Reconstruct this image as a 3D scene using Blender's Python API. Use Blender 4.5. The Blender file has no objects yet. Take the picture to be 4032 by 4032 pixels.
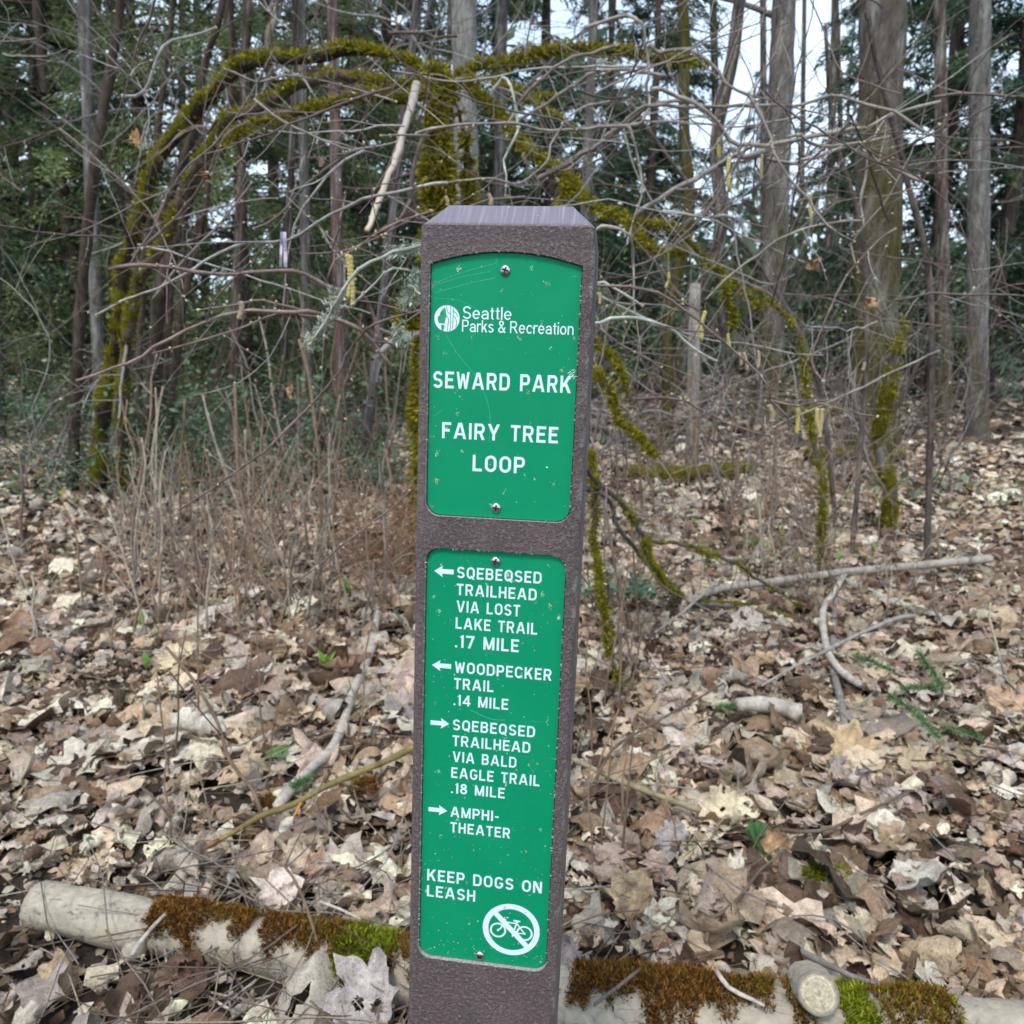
import bpy, bmesh, math, random
import numpy as np
from mathutils import Vector, Matrix

rng = np.random.default_rng(11)
random.seed(11)
sc = bpy.context.scene
COL = sc.collection

# ------------------------------------------------------------------ camera, sky, sun, exposure
H = 1.2
PITCH = math.radians(12.0)
cam = bpy.data.cameras.new("camera")
cam.sensor_width = 36.0
cam.lens = 27.045
cam.clip_start = 0.05
cam.clip_end = 1000.0
cam.dof.use_dof = True
cam.dof.focus_distance = 0.66
cam.dof.aperture_fstop = 12
cam_o = bpy.data.objects.new("camera", cam)
COL.objects.link(cam_o)
cam_o.location = (0, 0, H)
cam_o.rotation_euler = (math.pi / 2 - PITCH, 0, 0)
sc.camera = cam_o

SUN_EL, SUN_AZ = math.radians(58), math.radians(200)      # azimuth clockwise from +Y (behind the camera, to its left)
world = bpy.data.worlds.new("World")
sc.world = world
world.use_nodes = True
wn = world.node_tree
sky = wn.nodes.new("ShaderNodeTexSky")
sky.sky_type = 'NISHITA'
sky.sun_disc = False
sky.sun_elevation = SUN_EL
sky.sun_rotation = SUN_AZ
sky.air_density = 1.0
sky.dust_density = 0.8
sky.ozone_density = 1.0
bg = wn.nodes["Background"]
bg.inputs["Strength"].default_value = 0.13
# thin broken cloud: the clear sky is veiled by bright white cloud in soft patches
w_tc = wn.nodes.new("ShaderNodeTexCoord")
w_no = wn.nodes.new("ShaderNodeTexNoise"); w_no.inputs["Scale"].default_value = 2.6; w_no.inputs["Detail"].default_value = 6
wn.links.new(w_tc.outputs["Generated"], w_no.inputs["Vector"])
w_rp = wn.nodes.new("ShaderNodeValToRGB"); w_rp.color_ramp.elements[0].position = 0.35; w_rp.color_ramp.elements[1].position = 0.62
w_rp.color_ramp.elements[0].color = (0.4, 0.4, 0.4, 1); w_rp.color_ramp.elements[1].color = (0.85, 0.85, 0.85, 1)
wn.links.new(w_no.outputs[0], w_rp.inputs[0])
w_mx = wn.nodes.new("ShaderNodeMix"); w_mx.data_type = 'RGBA'; w_mx.inputs[7].default_value = (5.6, 6.8, 8.2, 1)
wn.links.new(w_rp.outputs[0], w_mx.inputs[0]); wn.links.new(sky.outputs[0], w_mx.inputs[6])
wn.links.new(w_mx.outputs[2], bg.inputs["Color"])
sun = bpy.data.lights.new("sun", 'SUN')
sun.energy = 1.5
sun.angle = math.radians(12)
sun.color = (1.0, 0.945, 0.87)
sun_o = bpy.data.objects.new("sun", sun)
COL.objects.link(sun_o)
sd = Vector((math.sin(SUN_AZ) * math.cos(SUN_EL), math.cos(SUN_AZ) * math.cos(SUN_EL), math.sin(SUN_EL)))
sun_o.rotation_euler = sd.to_track_quat('Z', 'Y').to_euler()
sun_o.location = sd * 20
sc.view_settings.view_transform = 'Standard'
sc.view_settings.look = 'None'
sc.view_settings.exposure = 0.84
sc.view_settings.gamma = 1.0

# ------------------------------------------------------------------ measuring: photo pixel -> place in the wood
F_PX, C_PX = 3029.0, 2016.0
RIGHT = np.array([1.0, 0, 0])
DOWN = np.array([0, -math.sin(PITCH), -math.cos(PITCH)])
FWD = np.array([0, math.cos(PITCH), -math.sin(PITCH)])
EYE = np.array([0, 0, H])

def ray(px, py):
    return RIGHT * (px - C_PX) / F_PX + DOWN * (py - C_PX) / F_PX + FWD
def at_y(px, py, y):                      # the point seen there at distance y in front of the lens
    d = ray(px, py)
    return EYE + d * (y / d[1])
def on_ground(px, py, z=0.0):             # the point seen there on the level z
    d = ray(px, py)
    return EYE + d * ((z - H) / d[2])

# ------------------------------------------------------------------ object helpers
def tag(o, label=None, cat=None, group=None, kind=None):
    if label: o["label"] = label
    if cat: o["category"] = cat
    if group: o["group"] = group
    if kind: o["kind"] = kind
    return o
def empty(name, loc, label, cat, group=None):
    o = bpy.data.objects.new(name, None)
    COL.objects.link(o)
    o.empty_display_size = 0.1
    o.location = Vector(loc)
    return tag(o, label, cat, group)
def link(name, me, mat, parent=None):
    o = bpy.data.objects.new(name, me)
    COL.objects.link(o)
    if mat is not None and not me.materials:
        me.materials.append(mat)
    if parent is not None:
        o.parent = parent
        top = parent
        loc = Vector((0, 0, 0))
        while top is not None:
            loc += top.location
            top = top.parent
        if not o.get("_local"):
            o.location = -loc              # parts are built in world coordinates, parents are only moved
    return o
def copy_thing(root, loc, rotz=0.0, scale=1.0, label=None):
    r = root.copy()
    COL.objects.link(r)
    r.location = Vector(loc)
    r.rotation_euler = (0, 0, rotz)
    r.scale = (scale,) * 3
    if label: r["label"] = label
    for ch in list(root.children):
        c = ch.copy()
        COL.objects.link(c)
        c.parent = r
        c.location = (0, 0, 0)
        for g in list(ch.children):
            d = g.copy()
            COL.objects.link(d)
            d.parent = c
            d.location = (0, 0, 0)
    return r

class MB:
    """collects vertices, faces and vertex colours, then becomes one mesh"""
    def __init__(s):
        s.v, s.q, s.t, s.c, s.n = [], [], [], [], 0
    def add(s, v, q=None, t=None, c=(0.5, 0.5, 0.5)):
        v = np.asarray(v, dtype=np.float64).reshape(-1, 3)
        if q is not None and len(q): s.q.append(np.asarray(q, dtype=np.int64).reshape(-1, 4) + s.n)
        if t is not None and len(t): s.t.append(np.asarray(t, dtype=np.int64).reshape(-1, 3) + s.n)
        c = np.asarray(c, dtype=np.float64)
        if c.ndim == 1: c = np.tile(c, (len(v), 1))
        s.v.append(v); s.c.append(c); s.n += len(v)
    def mesh(s, name, smooth=True):
        v = np.concatenate(s.v); c = np.concatenate(s.c)
        q = np.concatenate(s.q) if s.q else np.zeros((0, 4), np.int64)
        t = np.concatenate(s.t) if s.t else np.zeros((0, 3), np.int64)
        me = bpy.data.meshes.new(name)
        me.vertices.add(len(v)); me.vertices.foreach_set("co", v.astype(np.float32).ravel())
        me.loops.add(q.size + t.size)
        me.loops.foreach_set("vertex_index", np.concatenate([q.ravel(), t.ravel()]).astype(np.int32))
        me.polygons.add(len(q) + len(t))
        start = np.concatenate([np.arange(len(q)) * 4, q.size + np.arange(len(t)) * 3]).astype(np.int32)
        me.polygons.foreach_set("loop_start", start)
        me.polygons.foreach_set("use_smooth", np.full(len(q) + len(t), smooth))
        me.update(calc_edges=True)
        a = me.color_attributes.new("Col", 'FLOAT_COLOR', 'POINT')
        a.data.foreach_set("color", np.concatenate([c, np.ones((len(c), 1))], 1).astype(np.float32).ravel())
        return me
    def build(s, name, mat, parent=None, smooth=True):
        return link(name, s.mesh(name, smooth), mat, parent)

def unit(a):
    return a / np.maximum(np.linalg.norm(a, axis=-1, keepdims=True), 1e-9)
def catmull(P, step):
    P = np.asarray(P, float)
    if len(P) < 3:
        n = max(2, int(np.linalg.norm(P[-1] - P[0]) / step) + 1)
        w = np.linspace(0, 1, n)[:, None]
        return P[0] * (1 - w) + P[-1] * w
    Q = np.vstack([2 * P[0] - P[1], P, 2 * P[-1] - P[-2]])
    out = []
    for i in range(1, len(Q) - 2):
        n = max(2, int(np.linalg.norm(Q[i + 1] - Q[i]) / step))
        u = (np.arange(n) / n)[:, None]
        out.append(0.5 * (2 * Q[i] + (Q[i + 1] - Q[i - 1]) * u + (2 * Q[i - 1] - 5 * Q[i] + 4 * Q[i + 1] - Q[i + 2]) * u ** 2
                          + (3 * Q[i] - Q[i - 1] - 3 * Q[i + 1] + Q[i + 2]) * u ** 3))
    out.append(P[-1:])
    return np.vstack(out)
def frames(P):
    T = np.gradient(P, axis=0)
    T = unit(T)
    ref = np.array([0.31, 0.22, 0.92]) if abs(T[0][2]) < 0.8 else np.array([0.95, 0.2, 0.1])
    N = unit(np.cross(T, ref)); 
    for i in range(1, len(N)):
        n = N[i - 1] - T[i] * (N[i - 1] @ T[i])
        N[i] = n / max(np.linalg.norm(n), 1e-9)
    return T, N, np.cross(T, N)
def tube(mb, P, r, k=6, c=(0.5, 0.5, 0.5), rough=0.0, caps=True):
    P = np.asarray(P, float); n = len(P)
    r = np.broadcast_to(np.asarray(r, float), (n,)).copy()
    T, N, B = frames(P)
    a = np.arange(k) * 2 * np.pi / k
    rr = r[:, None] * np.ones(k)
    if rough: rr = rr * (1 + rough * rng.normal(0, 1, (n, k)))
    V = P[:, None] + rr[..., None] * (np.cos(a)[None, :, None] * N[:, None] + np.sin(a)[None, :, None] * B[:, None])
    if caps:
        V = np.concatenate([np.repeat(P[:1, None], k, 1), V, np.repeat(P[-1:, None] + T[-1] * r[-1] * .4, k, 1)], 0); n += 2
    i = np.arange(n - 1)[:, None] * k; j = np.arange(k)[None]; j2 = (j + 1) % k
    q = np.stack([i + j, i + j2, i + k + j2, i + k + j], -1)
    c = np.asarray(c, float)
    mb.add(V, q=q, c=np.tile(c, (n * k, 1)) if c.ndim == 1 else c)

# ------------------------------------------------------------------ materials
def mat_new(name):
    m = bpy.data.materials.new(name); m.use_nodes = True
    nt = m.node_tree
    return m, nt, nt.nodes["Principled BSDF"]
def node(nt, kind, **kw):
    n = nt.nodes.new(kind)
    for k, v in kw.items():
        if hasattr(n, k): setattr(n, k, v)
        else: n.inputs[k.replace("_", " ")].default_value = v
    return n
def noise(nt, scale, detail=4, rough=0.6, coord="Object", vec=None, dist=0.0):
    n = node(nt, "ShaderNodeTexNoise")
    n.inputs["Scale"].default_value = scale; n.inputs["Detail"].default_value = detail
    n.inputs["Roughness"].default_value = rough; n.inputs["Distortion"].default_value = dist
    if vec is None:
        tc = node(nt, "ShaderNodeTexCoord"); vec = tc.outputs[coord]
    nt.links.new(vec, n.inputs["Vector"])
    return n
def ramp(nt, src, stops):
    r = node(nt, "ShaderNodeValToRGB")
    e = r.color_ramp.elements
    while len(e) < len(stops): e.new(0.5)
    for i, (p, c) in enumerate(stops):
        e[i].position = p
        e[i].color = (c, c, c, 1) if not hasattr(c, "__len__") else (*c, 1)
    nt.links.new(src, r.inputs[0])
    return r.outputs[0]
def mix(nt, a, b, fac, mode='MIX'):
    m = node(nt, "ShaderNodeMix", data_type='RGBA', blend_type=mode)
    for s, v in ((0, fac), (6, a), (7, b)):
        if hasattr(v, "links"): nt.links.new(v, m.inputs[s])
        elif hasattr(v, "__len__"): m.inputs[s].default_value = (*v, 1)
        else: m.inputs[s].default_value = v
    return m.outputs[2]
def bump(nt, b, src, strength, dist):
    n = node(nt, "ShaderNodeBump"); n.inputs["Strength"].default_value = strength; n.inputs["Distance"].default_value = dist
    nt.links.new(src, n.inputs["Height"]); nt.links.new(n.outputs[0], b.inputs["Normal"])
    return n
def vcol(nt):
    a = node(nt, "ShaderNodeVertexColor"); a.layer_name = "Col"
    return a.outputs[0]
def mat_vc(name, scale, lo, hi, rough=0.75, spec=0.25, bmp=None, detail=5, translucent=0.0):
    """colour from the mesh's own colour attribute, mottled with noise"""
    m, nt, b = mat_new(name)
    n = noise(nt, scale, detail, 0.65)
    k = ramp(nt, n.outputs[0], [(0.3, lo), (0.7, hi)])
    base = mix(nt, vcol(nt), k, 1.0, 'MULTIPLY')
    nt.links.new(base, b.inputs["Base Color"])
    b.inputs["Roughness"].default_value = rough
    b.inputs["Specular IOR Level"].default_value = spec
    if bmp: bump(nt, b, n.outputs[0], bmp[0], bmp[1])
    if translucent:
        tr = node(nt, "ShaderNodeBsdfTranslucent"); nt.links.new(base, tr.inputs[0])
        mx = node(nt, "ShaderNodeMixShader"); mx.inputs[0].default_value = translucent
        nt.links.new(b.outputs[0], mx.inputs[1]); nt.links.new(tr.outputs[0], mx.inputs[2])
        nt.links.new(mx.outputs[0], nt.nodes["Material Output"].inputs[0])
    return m
def mat_leaf():
    m, nt, b = mat_new("dead_leaf")
    a = noise(nt, 48, 6, 0.7, dist=0.5); f = noise(nt, 260, 4, 0.65)
    base = mix(nt, vcol(nt), ramp(nt, a.outputs[0], [(0.3, 0.58), (0.7, 1.25)]), 1.0, 'MULTIPLY')
    base = mix(nt, base, ramp(nt, f.outputs[0], [(0.30, 0.30), (0.44, 1.0), (0.75, 1.2)]), 0.85, 'MULTIPLY')
    nt.links.new(base, b.inputs["Base Color"]); b.inputs["Roughness"].default_value = 0.6; b.inputs["Specular IOR Level"].default_value = 0.3
    hs = node(nt, "ShaderNodeMath", operation='MULTIPLY_ADD'); hs.inputs[1].default_value = 0.25
    nt.links.new(f.outputs[0], hs.inputs[0]); nt.links.new(a.outputs[0], hs.inputs[2])
    bump(nt, b, hs.outputs[0], 0.9, 0.012)
    tr = node(nt, "ShaderNodeBsdfTranslucent"); nt.links.new(base, tr.inputs[0])
    mx = node(nt, "ShaderNodeMixShader"); mx.inputs[0].default_value = 0.07
    nt.links.new(b.outputs[0], mx.inputs[1]); nt.links.new(tr.outputs[0], mx.inputs[2]); nt.links.new(mx.outputs[0], nt.nodes["Material Output"].inputs[0])
    return m
M_leaf = mat_leaf()
M_twig = mat_vc("twig_bark", 60, 0.65, 1.3, 0.7, 0.25, (0.4, 0.002))
M_moss = mat_vc("moss", 30, 0.6, 1.35, 0.9, 0.05, translucent=0.3)
M_green = mat_vc("green_leaf", 20, 0.7, 1.25, 0.4, 0.4, translucent=0.25)
M_needle = mat_vc("conifer_needles", 1.3, 0.6, 1.35, 0.6, 0.3, translucent=0.35)
M_catkin = mat_vc("catkin", 400, 0.7, 1.25, 0.8, 0.2, (0.6, 0.002))
def mat_bark():
    m, nt, b = mat_new("tree_bark")
    tc = node(nt, "ShaderNodeTexCoord"); mp = node(nt, "ShaderNodeMapping"); mp.inputs["Scale"].default_value = (26, 26, 4.5); nt.links.new(tc.outputs["Object"], mp.inputs[0])
    fur = noise(nt, 1.0, 8, 0.72, vec=mp.outputs[0], dist=0.8); blot = noise(nt, 7, 6, 0.7)
    base = mix(nt, vcol(nt), ramp(nt, fur.outputs[0], [(0.34, 0.28), (0.5, 1.0), (0.7, 1.45)]), 1.0, 'MULTIPLY')
    base = mix(nt, base, ramp(nt, blot.outputs[0], [(0.3, 0.6), (0.7, 1.3)]), 0.8, 'MULTIPLY')
    nt.links.new(base, b.inputs["Base Color"]); b.inputs["Roughness"].default_value = 0.9; b.inputs["Specular IOR Level"].default_value = 0.15
    bump(nt, b, fur.outputs[0], 1.0, 0.04)
    return m
M_bark = mat_bark()
M_wood = mat_vc("bare_wood", 90, 0.7, 1.2, 0.75, 0.2, (0.5, 0.003))

def mat_soil():
    m, nt, b = mat_new("soil")
    n = noise(nt, 9, 8, 0.7)
    c = ramp(nt, n.outputs[0], [(0.3, (0.018, 0.012, 0.008)), (0.55, (0.05, 0.033, 0.022)), (0.75, (0.10, 0.072, 0.05))])
    nt.links.new(c, b.inputs["Base Color"]); b.inputs["Roughness"].default_value = 0.95
    bump(nt, b, noise(nt, 60, 6, 0.7).outputs[0], 0.8, 0.02)
    return m
M_soil = mat_soil()

# ------------------------------------------------------------------ ground
def gz(x, y):
    x = np.asarray(x, float); y = np.asarray(y, float)
    near = 0.012 * np.sin(3.1 * x + 1.3 * y) + 0.010 * np.sin(5.3 * y - 2.2 * x + 1)
    far = np.clip((y - 4) / 10, 0, 1)
    return near + far * (0.10 * np.sin(0.6 * x + 0.4) * np.sin(0.45 * y + 1.0) + 0.07 * np.sin(1.3 * x + 0.9 * y))
def build_ground():
    mb = MB()
    ys = np.concatenate([np.linspace(-60, -1, 24), np.linspace(-0.9, 8, 150), np.geomspace(8.1, 420, 90)])
    u = np.linspace(-1, 1, 181); xs = np.sign(u) * (np.abs(u) * 6 + np.abs(u) ** 5 * 294)
    X, Y = np.meshgrid(xs, ys)
    Z = gz(X, Y) + np.where((Y < 6) & (np.abs(X) < 5), rng.normal(0, 0.006, X.shape), 0)
    n, m = X.shape
    i = np.arange(n - 1)[:, None] * m; j = np.arange(m - 1)[None]
    mb.add(np.stack([X, Y, Z], -1), q=np.stack([i + j, i + j + 1, i + m + j + 1, i + m + j], -1), c=(0.05, 0.035, 0.025))
    tag(mb.build("ground", M_soil), "dark bare soil of the woodland floor under the dead leaves", "ground", kind="structure")
build_ground()
# ------------------------------------------------------------------ the trail marker post
# local frame: x across the face, y into the post, z up; z = 0 at the front top edge
PR = np.array([[0.99130764, -0.03697443, 0.12626184], [0.05752389, 0.98491282, -0.16321071], [-0.11832228, 0.1690551, 0.97847852]])
PT = np.array([-0.0042649, -0.22996317, 0.61802449])
MC = np.stack([RIGHT, DOWN, FWD], 1)
ax, ay, az = MC @ PR[:, 0], MC @ PR[:, 2], -(MC @ PR[:, 1])
o0 = EYE + MC @ PT
POST_L = (o0[2] + 0.25) / az[2]                       # face top down to 25 cm below the soil
base = o0 - az * (o0[2] / az[2])
post_root = empty("trail_sign_post", base, "brown textured plastic trail marker post with two green sign panels screwed into its face", "sign post")
mw = Matrix(((ax[0], ay[0], az[0], base[0]), (ax[1], ay[1], az[1], base[1]), (ax[2], ay[2], az[2], base[2]), (0, 0, 0, 1)))
post_root.matrix_world = mw
ZB = o0[2] / az[2]                                    # local height of the face top above the empty
def plink(name, me, mat, parent, up=False):
    o = bpy.data.objects.new(name, me); COL.objects.link(o)
    if mat is not None: me.materials.append(mat)
    o.parent = parent
    if parent is post_root: o.location = (0, 0, ZB)
    return o
def rounded(x0, x1, z0, z1, rb, rt, arch=None, n=8):
    """outline, counter-clockwise from the bottom left; arch = apex height of a bowed top edge"""
    P = []
    def arc(cx, cz, r, a0, a1):
        for i in range(n + 1):
            a = math.radians(a0 + (a1 - a0) * i / n); P.append((cx + r * math.cos(a), cz + r * math.sin(a)))
    arc(x0 + rb, z0 + rb, rb, 180, 270); arc(x1 - rb, z0 + rb, rb, 270, 360)
    if arch is None:
        arc(x1 - rt, z1 - rt, rt, 0, 90); arc(x0 + rt, z1 - rt, rt, 90, 180)
    else:
        for i in range(25):
            u = i / 24; P.append((x1 + (x0 - x1) * u, z1 + (arch - z1) * 4 * u * (1 - u)))
    return P
def prism(P, y0, y1):
    bm = bmesh.new()
    f = bm.faces.new([bm.verts.new((x, y0, z)) for x, z in P])
    r = bmesh.ops.extrude_face_region(bm, geom=[f])
    bmesh.ops.translate(bm, vec=(0, y1 - y0, 0), verts=[v for v in r["geom"] if isinstance(v, bmesh.types.BMVert)])
    bmesh.ops.recalc_face_normals(bm, faces=bm.faces)
    return bm
def to_mesh(bm, name):
    me = bpy.data.meshes.new(name); bm.to_mesh(me); bm.free(); return me
def cut(me, cutters, name):
    """boolean difference, result as a plain mesh"""
    o = bpy.data.objects.new("tmp", me); COL.objects.link(o); tmp = [o]
    for c in cutters:
        k = bpy.data.objects.new("tmp", c); COL.objects.link(k); tmp.append(k)
        md = o.modifiers.new("b", 'BOOLEAN'); md.object = k; md.operation = 'DIFFERENCE'; md.solver = 'EXACT'
    dg = bpy.context.evaluated_depsgraph_get(); dg.update()
    out = bpy.data.meshes.new_from_object(o.evaluated_get(dg)); out.name = name
    for t in tmp: bpy.data.objects.remove(t)
    return out
W2, DEP, RC, CH = 0.0715, 0.140, 0.007, 0.0185
def post_mesh():
    bm = bmesh.new()
    ring = []
    for cx, cy, a0 in ((W2 - RC, RC, 270), (W2 - RC, DEP - RC, 0), (-W2 + RC, DEP - RC, 90), (-W2 + RC, RC, 180)):
        for i in range(7):
            a = math.radians(a0 + 90 * i / 6); ring.append((cx + RC * math.cos(a), cy + RC * math.sin(a)))
    lo = [bm.verts.new((x, y, -POST_L)) for x, y in ring]
    hi = [bm.verts.new((x, y, 0)) for x, y in ring]
    k = (W2 - CH) / W2; kd = (DEP / 2 - CH) / (DEP / 2)
    tp = [bm.verts.new((min(max(x, -W2 + RC * .3), W2 - RC * .3) * k, DEP / 2 + (min(max(y, RC * .3), DEP - RC * .3) - DEP / 2) * kd, 0.0195)) for x, y in ring]
    n = len(ring)
    for i in range(n):
        j = (i + 1) % n
        bm.faces.new((lo[i], lo[j], hi[j], hi[i])); bm.faces.new((hi[i], hi[j], tp[j], tp[i]))
    bm.faces.new(tp); bm.faces.new(lo[::-1])
    bmesh.ops.recalc_face_normals(bm, faces=bm.faces)
    return to_mesh(bm, "post")
UP = dict(x0=-0.0618, x1=0.0618, z0=-0.2391, z1=-0.0308, rb=0.0125, rt=0.001, arch=-0.0205)
LOW = dict(x0=-0.0608, x1=0.0608, z0=-0.6697, z1=-0.2690, rb=0.0125, rt=0.0125)
def grow(d, g):
    e = dict(d); e.update(x0=d["x0"] - g, x1=d["x1"] + g, z0=d["z0"] - g, z1=d["z1"] + g)
    if "arch" in e: e["arch"] += g
    return rounded(**e)
RECESS = 0.0055
pm = cut(post_mesh(), [to_mesh(prism(grow(UP, 0.0009), -0.02, RECESS), "c1"), to_mesh(prism(grow(LOW, 0.0009), -0.02, RECESS), "c2")], "post")

def mat_post():
    m, nt, b = mat_new("recycled_plastic")
    tc = node(nt, "ShaderNodeTexCoord"); P = tc.outputs["Object"]
    sep = node(nt, "ShaderNodeSeparateXYZ"); nt.links.new(P, sep.inputs[0])
    geo = node(nt, "ShaderNodeNewGeometry")
    big = noise(nt, 18, 3, 0.6, vec=P)
    wrk = noise(nt, 330, 4, 0.65, vec=P, dist=0.6)
    fine = noise(nt, 950, 3, 0.7, vec=P)
    cellm = node(nt, "ShaderNodeTexVoronoi"); cellm.inputs["Scale"].default_value = 260; nt.links.new(P, cellm.inputs["Vector"])
    base = ramp(nt, big.outputs[0], [(0.3, (0.100, 0.066, 0.063)), (0.7, (0.150, 0.104, 0.099))])
    # pale crests of the pebbled skin
    crest = ramp(nt, wrk.outputs[0], [(0.50, 0.0), (0.68, 0.62)])
    base = mix(nt, base, (0.32, 0.265, 0.258), crest)
    fl = ramp(nt, fine.outputs[0], [(0.60, 0.0), (0.70, 0.8)])
    base = mix(nt, base, (0.52, 0.47, 0.44), fl)
    # rubbed patches and dried mud
    rub = ramp(nt, noise(nt, 7, 5, 0.7, vec=P, dist=0.6).outputs[0], [(0.5, 0.0), (0.75, 0.45)])
    base = mix(nt, base, (0.25, 0.195, 0.17), rub)
    # pale lichen on the right-hand corner
    lx = ramp(nt, sep.outputs[0], [(0.0665, 0.0), (0.0695, 0.8)])
    ln = ramp(nt, noise(nt, 45, 6, 0.7, vec=P).outputs[0], [(0.5, 0.0), (0.62, 1.0)])
    lm = node(nt, "ShaderNodeMath", operation='MULTIPLY'); nt.links.new(lx, lm.inputs[0]); nt.links.new(ln, lm.inputs[1])
    base = mix(nt, base, (0.34, 0.35, 0.29), lm.outputs[0])
    # sawn bevel on top, smooth with fine saw lines; lavender sky light painted in
    top = ramp(nt, sep.outputs[2], [(0.0, 0.0), (0.0004, 1.0)])
    st = node(nt, "ShaderNodeMapping"); st.inputs["Scale"].default_value = (420, 14, 14); nt.links.new(P, st.inputs[0])
    saw = noise(nt, 1.0, 3, 0.6, vec=st.outputs[0], dist=0.4)
    sawc = ramp(nt, saw.outputs[0], [(0.3, (0.138, 0.118, 0.150)), (0.55, (0.170, 0.148, 0.184)), (0.78, (0.29, 0.265, 0.31))])
    nk = noise(nt, 230, 2, 0.6, vec=P); nick = ramp(nt, nk.outputs[0], [(0.735, 0.0), (0.76, 0.85)])
    sawc = mix(nt, sawc, (0.75, 0.73, 0.72), nick)
    base = mix(nt, base, sawc, top)
    nt.links.new(base, b.inputs["Base Color"])
    rg = ramp(nt, fine.outputs[0], [(0.3, 0.38), (0.7, 0.62)])
    nt.links.new(rg, b.inputs["Roughness"]); b.inputs["Specular IOR Level"].default_value = 0.5
    inv = node(nt, "ShaderNodeMath", operation='SUBTRACT'); inv.inputs[0].default_value = 1.0; nt.links.new(top, inv.inputs[1])
    hsum = node(nt, "ShaderNodeMath", operation='MULTIPLY_ADD'); hsum.inputs[1].default_value = 0.35
    nt.links.new(fine.outputs[0], hsum.inputs[0]); nt.links.new(wrk.outputs[0], hsum.inputs[2])
    bn = bump(nt, b, hsum.outputs[0], 1.0, 0.0045)
    nt.links.new(inv.outputs[0], bn.inputs["Strength"])
    return m
post_o = plink("post", pm, mat_post(), post_root)
for p in pm.polygons: p.use_smooth = True
pm.set_sharp_from_angle(angle=math.radians(28))
M_rout_lit, nt_, b_ = mat_new("lit_routed_edge"); b_.inputs["Roughness"].default_value = 0.6  # recess walls paler than the post: rim light put into their colour
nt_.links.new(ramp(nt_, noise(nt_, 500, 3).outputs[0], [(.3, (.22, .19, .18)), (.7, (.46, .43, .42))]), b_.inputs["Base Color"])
pm.materials.append(M_rout_lit)
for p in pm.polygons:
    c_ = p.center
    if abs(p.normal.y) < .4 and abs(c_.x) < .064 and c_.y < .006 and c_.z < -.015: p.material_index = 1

# torn plastic whiskers along the routed edges
def burrs():
    mb = MB()
    for d, n in ((UP, 150), (LOW, 210)):
        P = np.array(grow(d, 0.0008)); Q = np.roll(P, -1, 0); L = np.linalg.norm(Q - P, axis=1); cum = np.cumsum(L)
        cen = P.mean(0)
        for s in rng.uniform(0, cum[-1], n):
            i = int(np.searchsorted(cum, s)); u = rng.random(); p = P[i] * (1 - u) + Q[i] * u
            e = unit(Q[i] - P[i]); inn = np.array([-e[1], e[0]])
            l = rng.uniform(0.0006, 0.0017) * (1.6 if rng.random() < .12 else 1); w = rng.uniform(0.0003, 0.0009)
            tip = p + inn * l + e * rng.normal(0, 0.0007)
            a, b_ = p - e * w - inn * .0004, p + e * w - inn * .0004
            y = -0.0002 - rng.uniform(0, 0.0004)
            mb.add([(a[0], y, a[1]), (b_[0], y, b_[1]), (tip[0], y + rng.uniform(0, .001), tip[1]), (p[0], y - 0.0005, p[1])],
                   t=[(0, 1, 2), (0, 3, 2), (1, 3, 2)], c=np.array([0.30, 0.27, 0.26]) * rng.uniform(.6, 1.6))
    return mb.mesh("burr", False)
plink("burr", burrs(), mat_vc("torn_plastic", 300, 0.9, 1.1), post_root)

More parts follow.
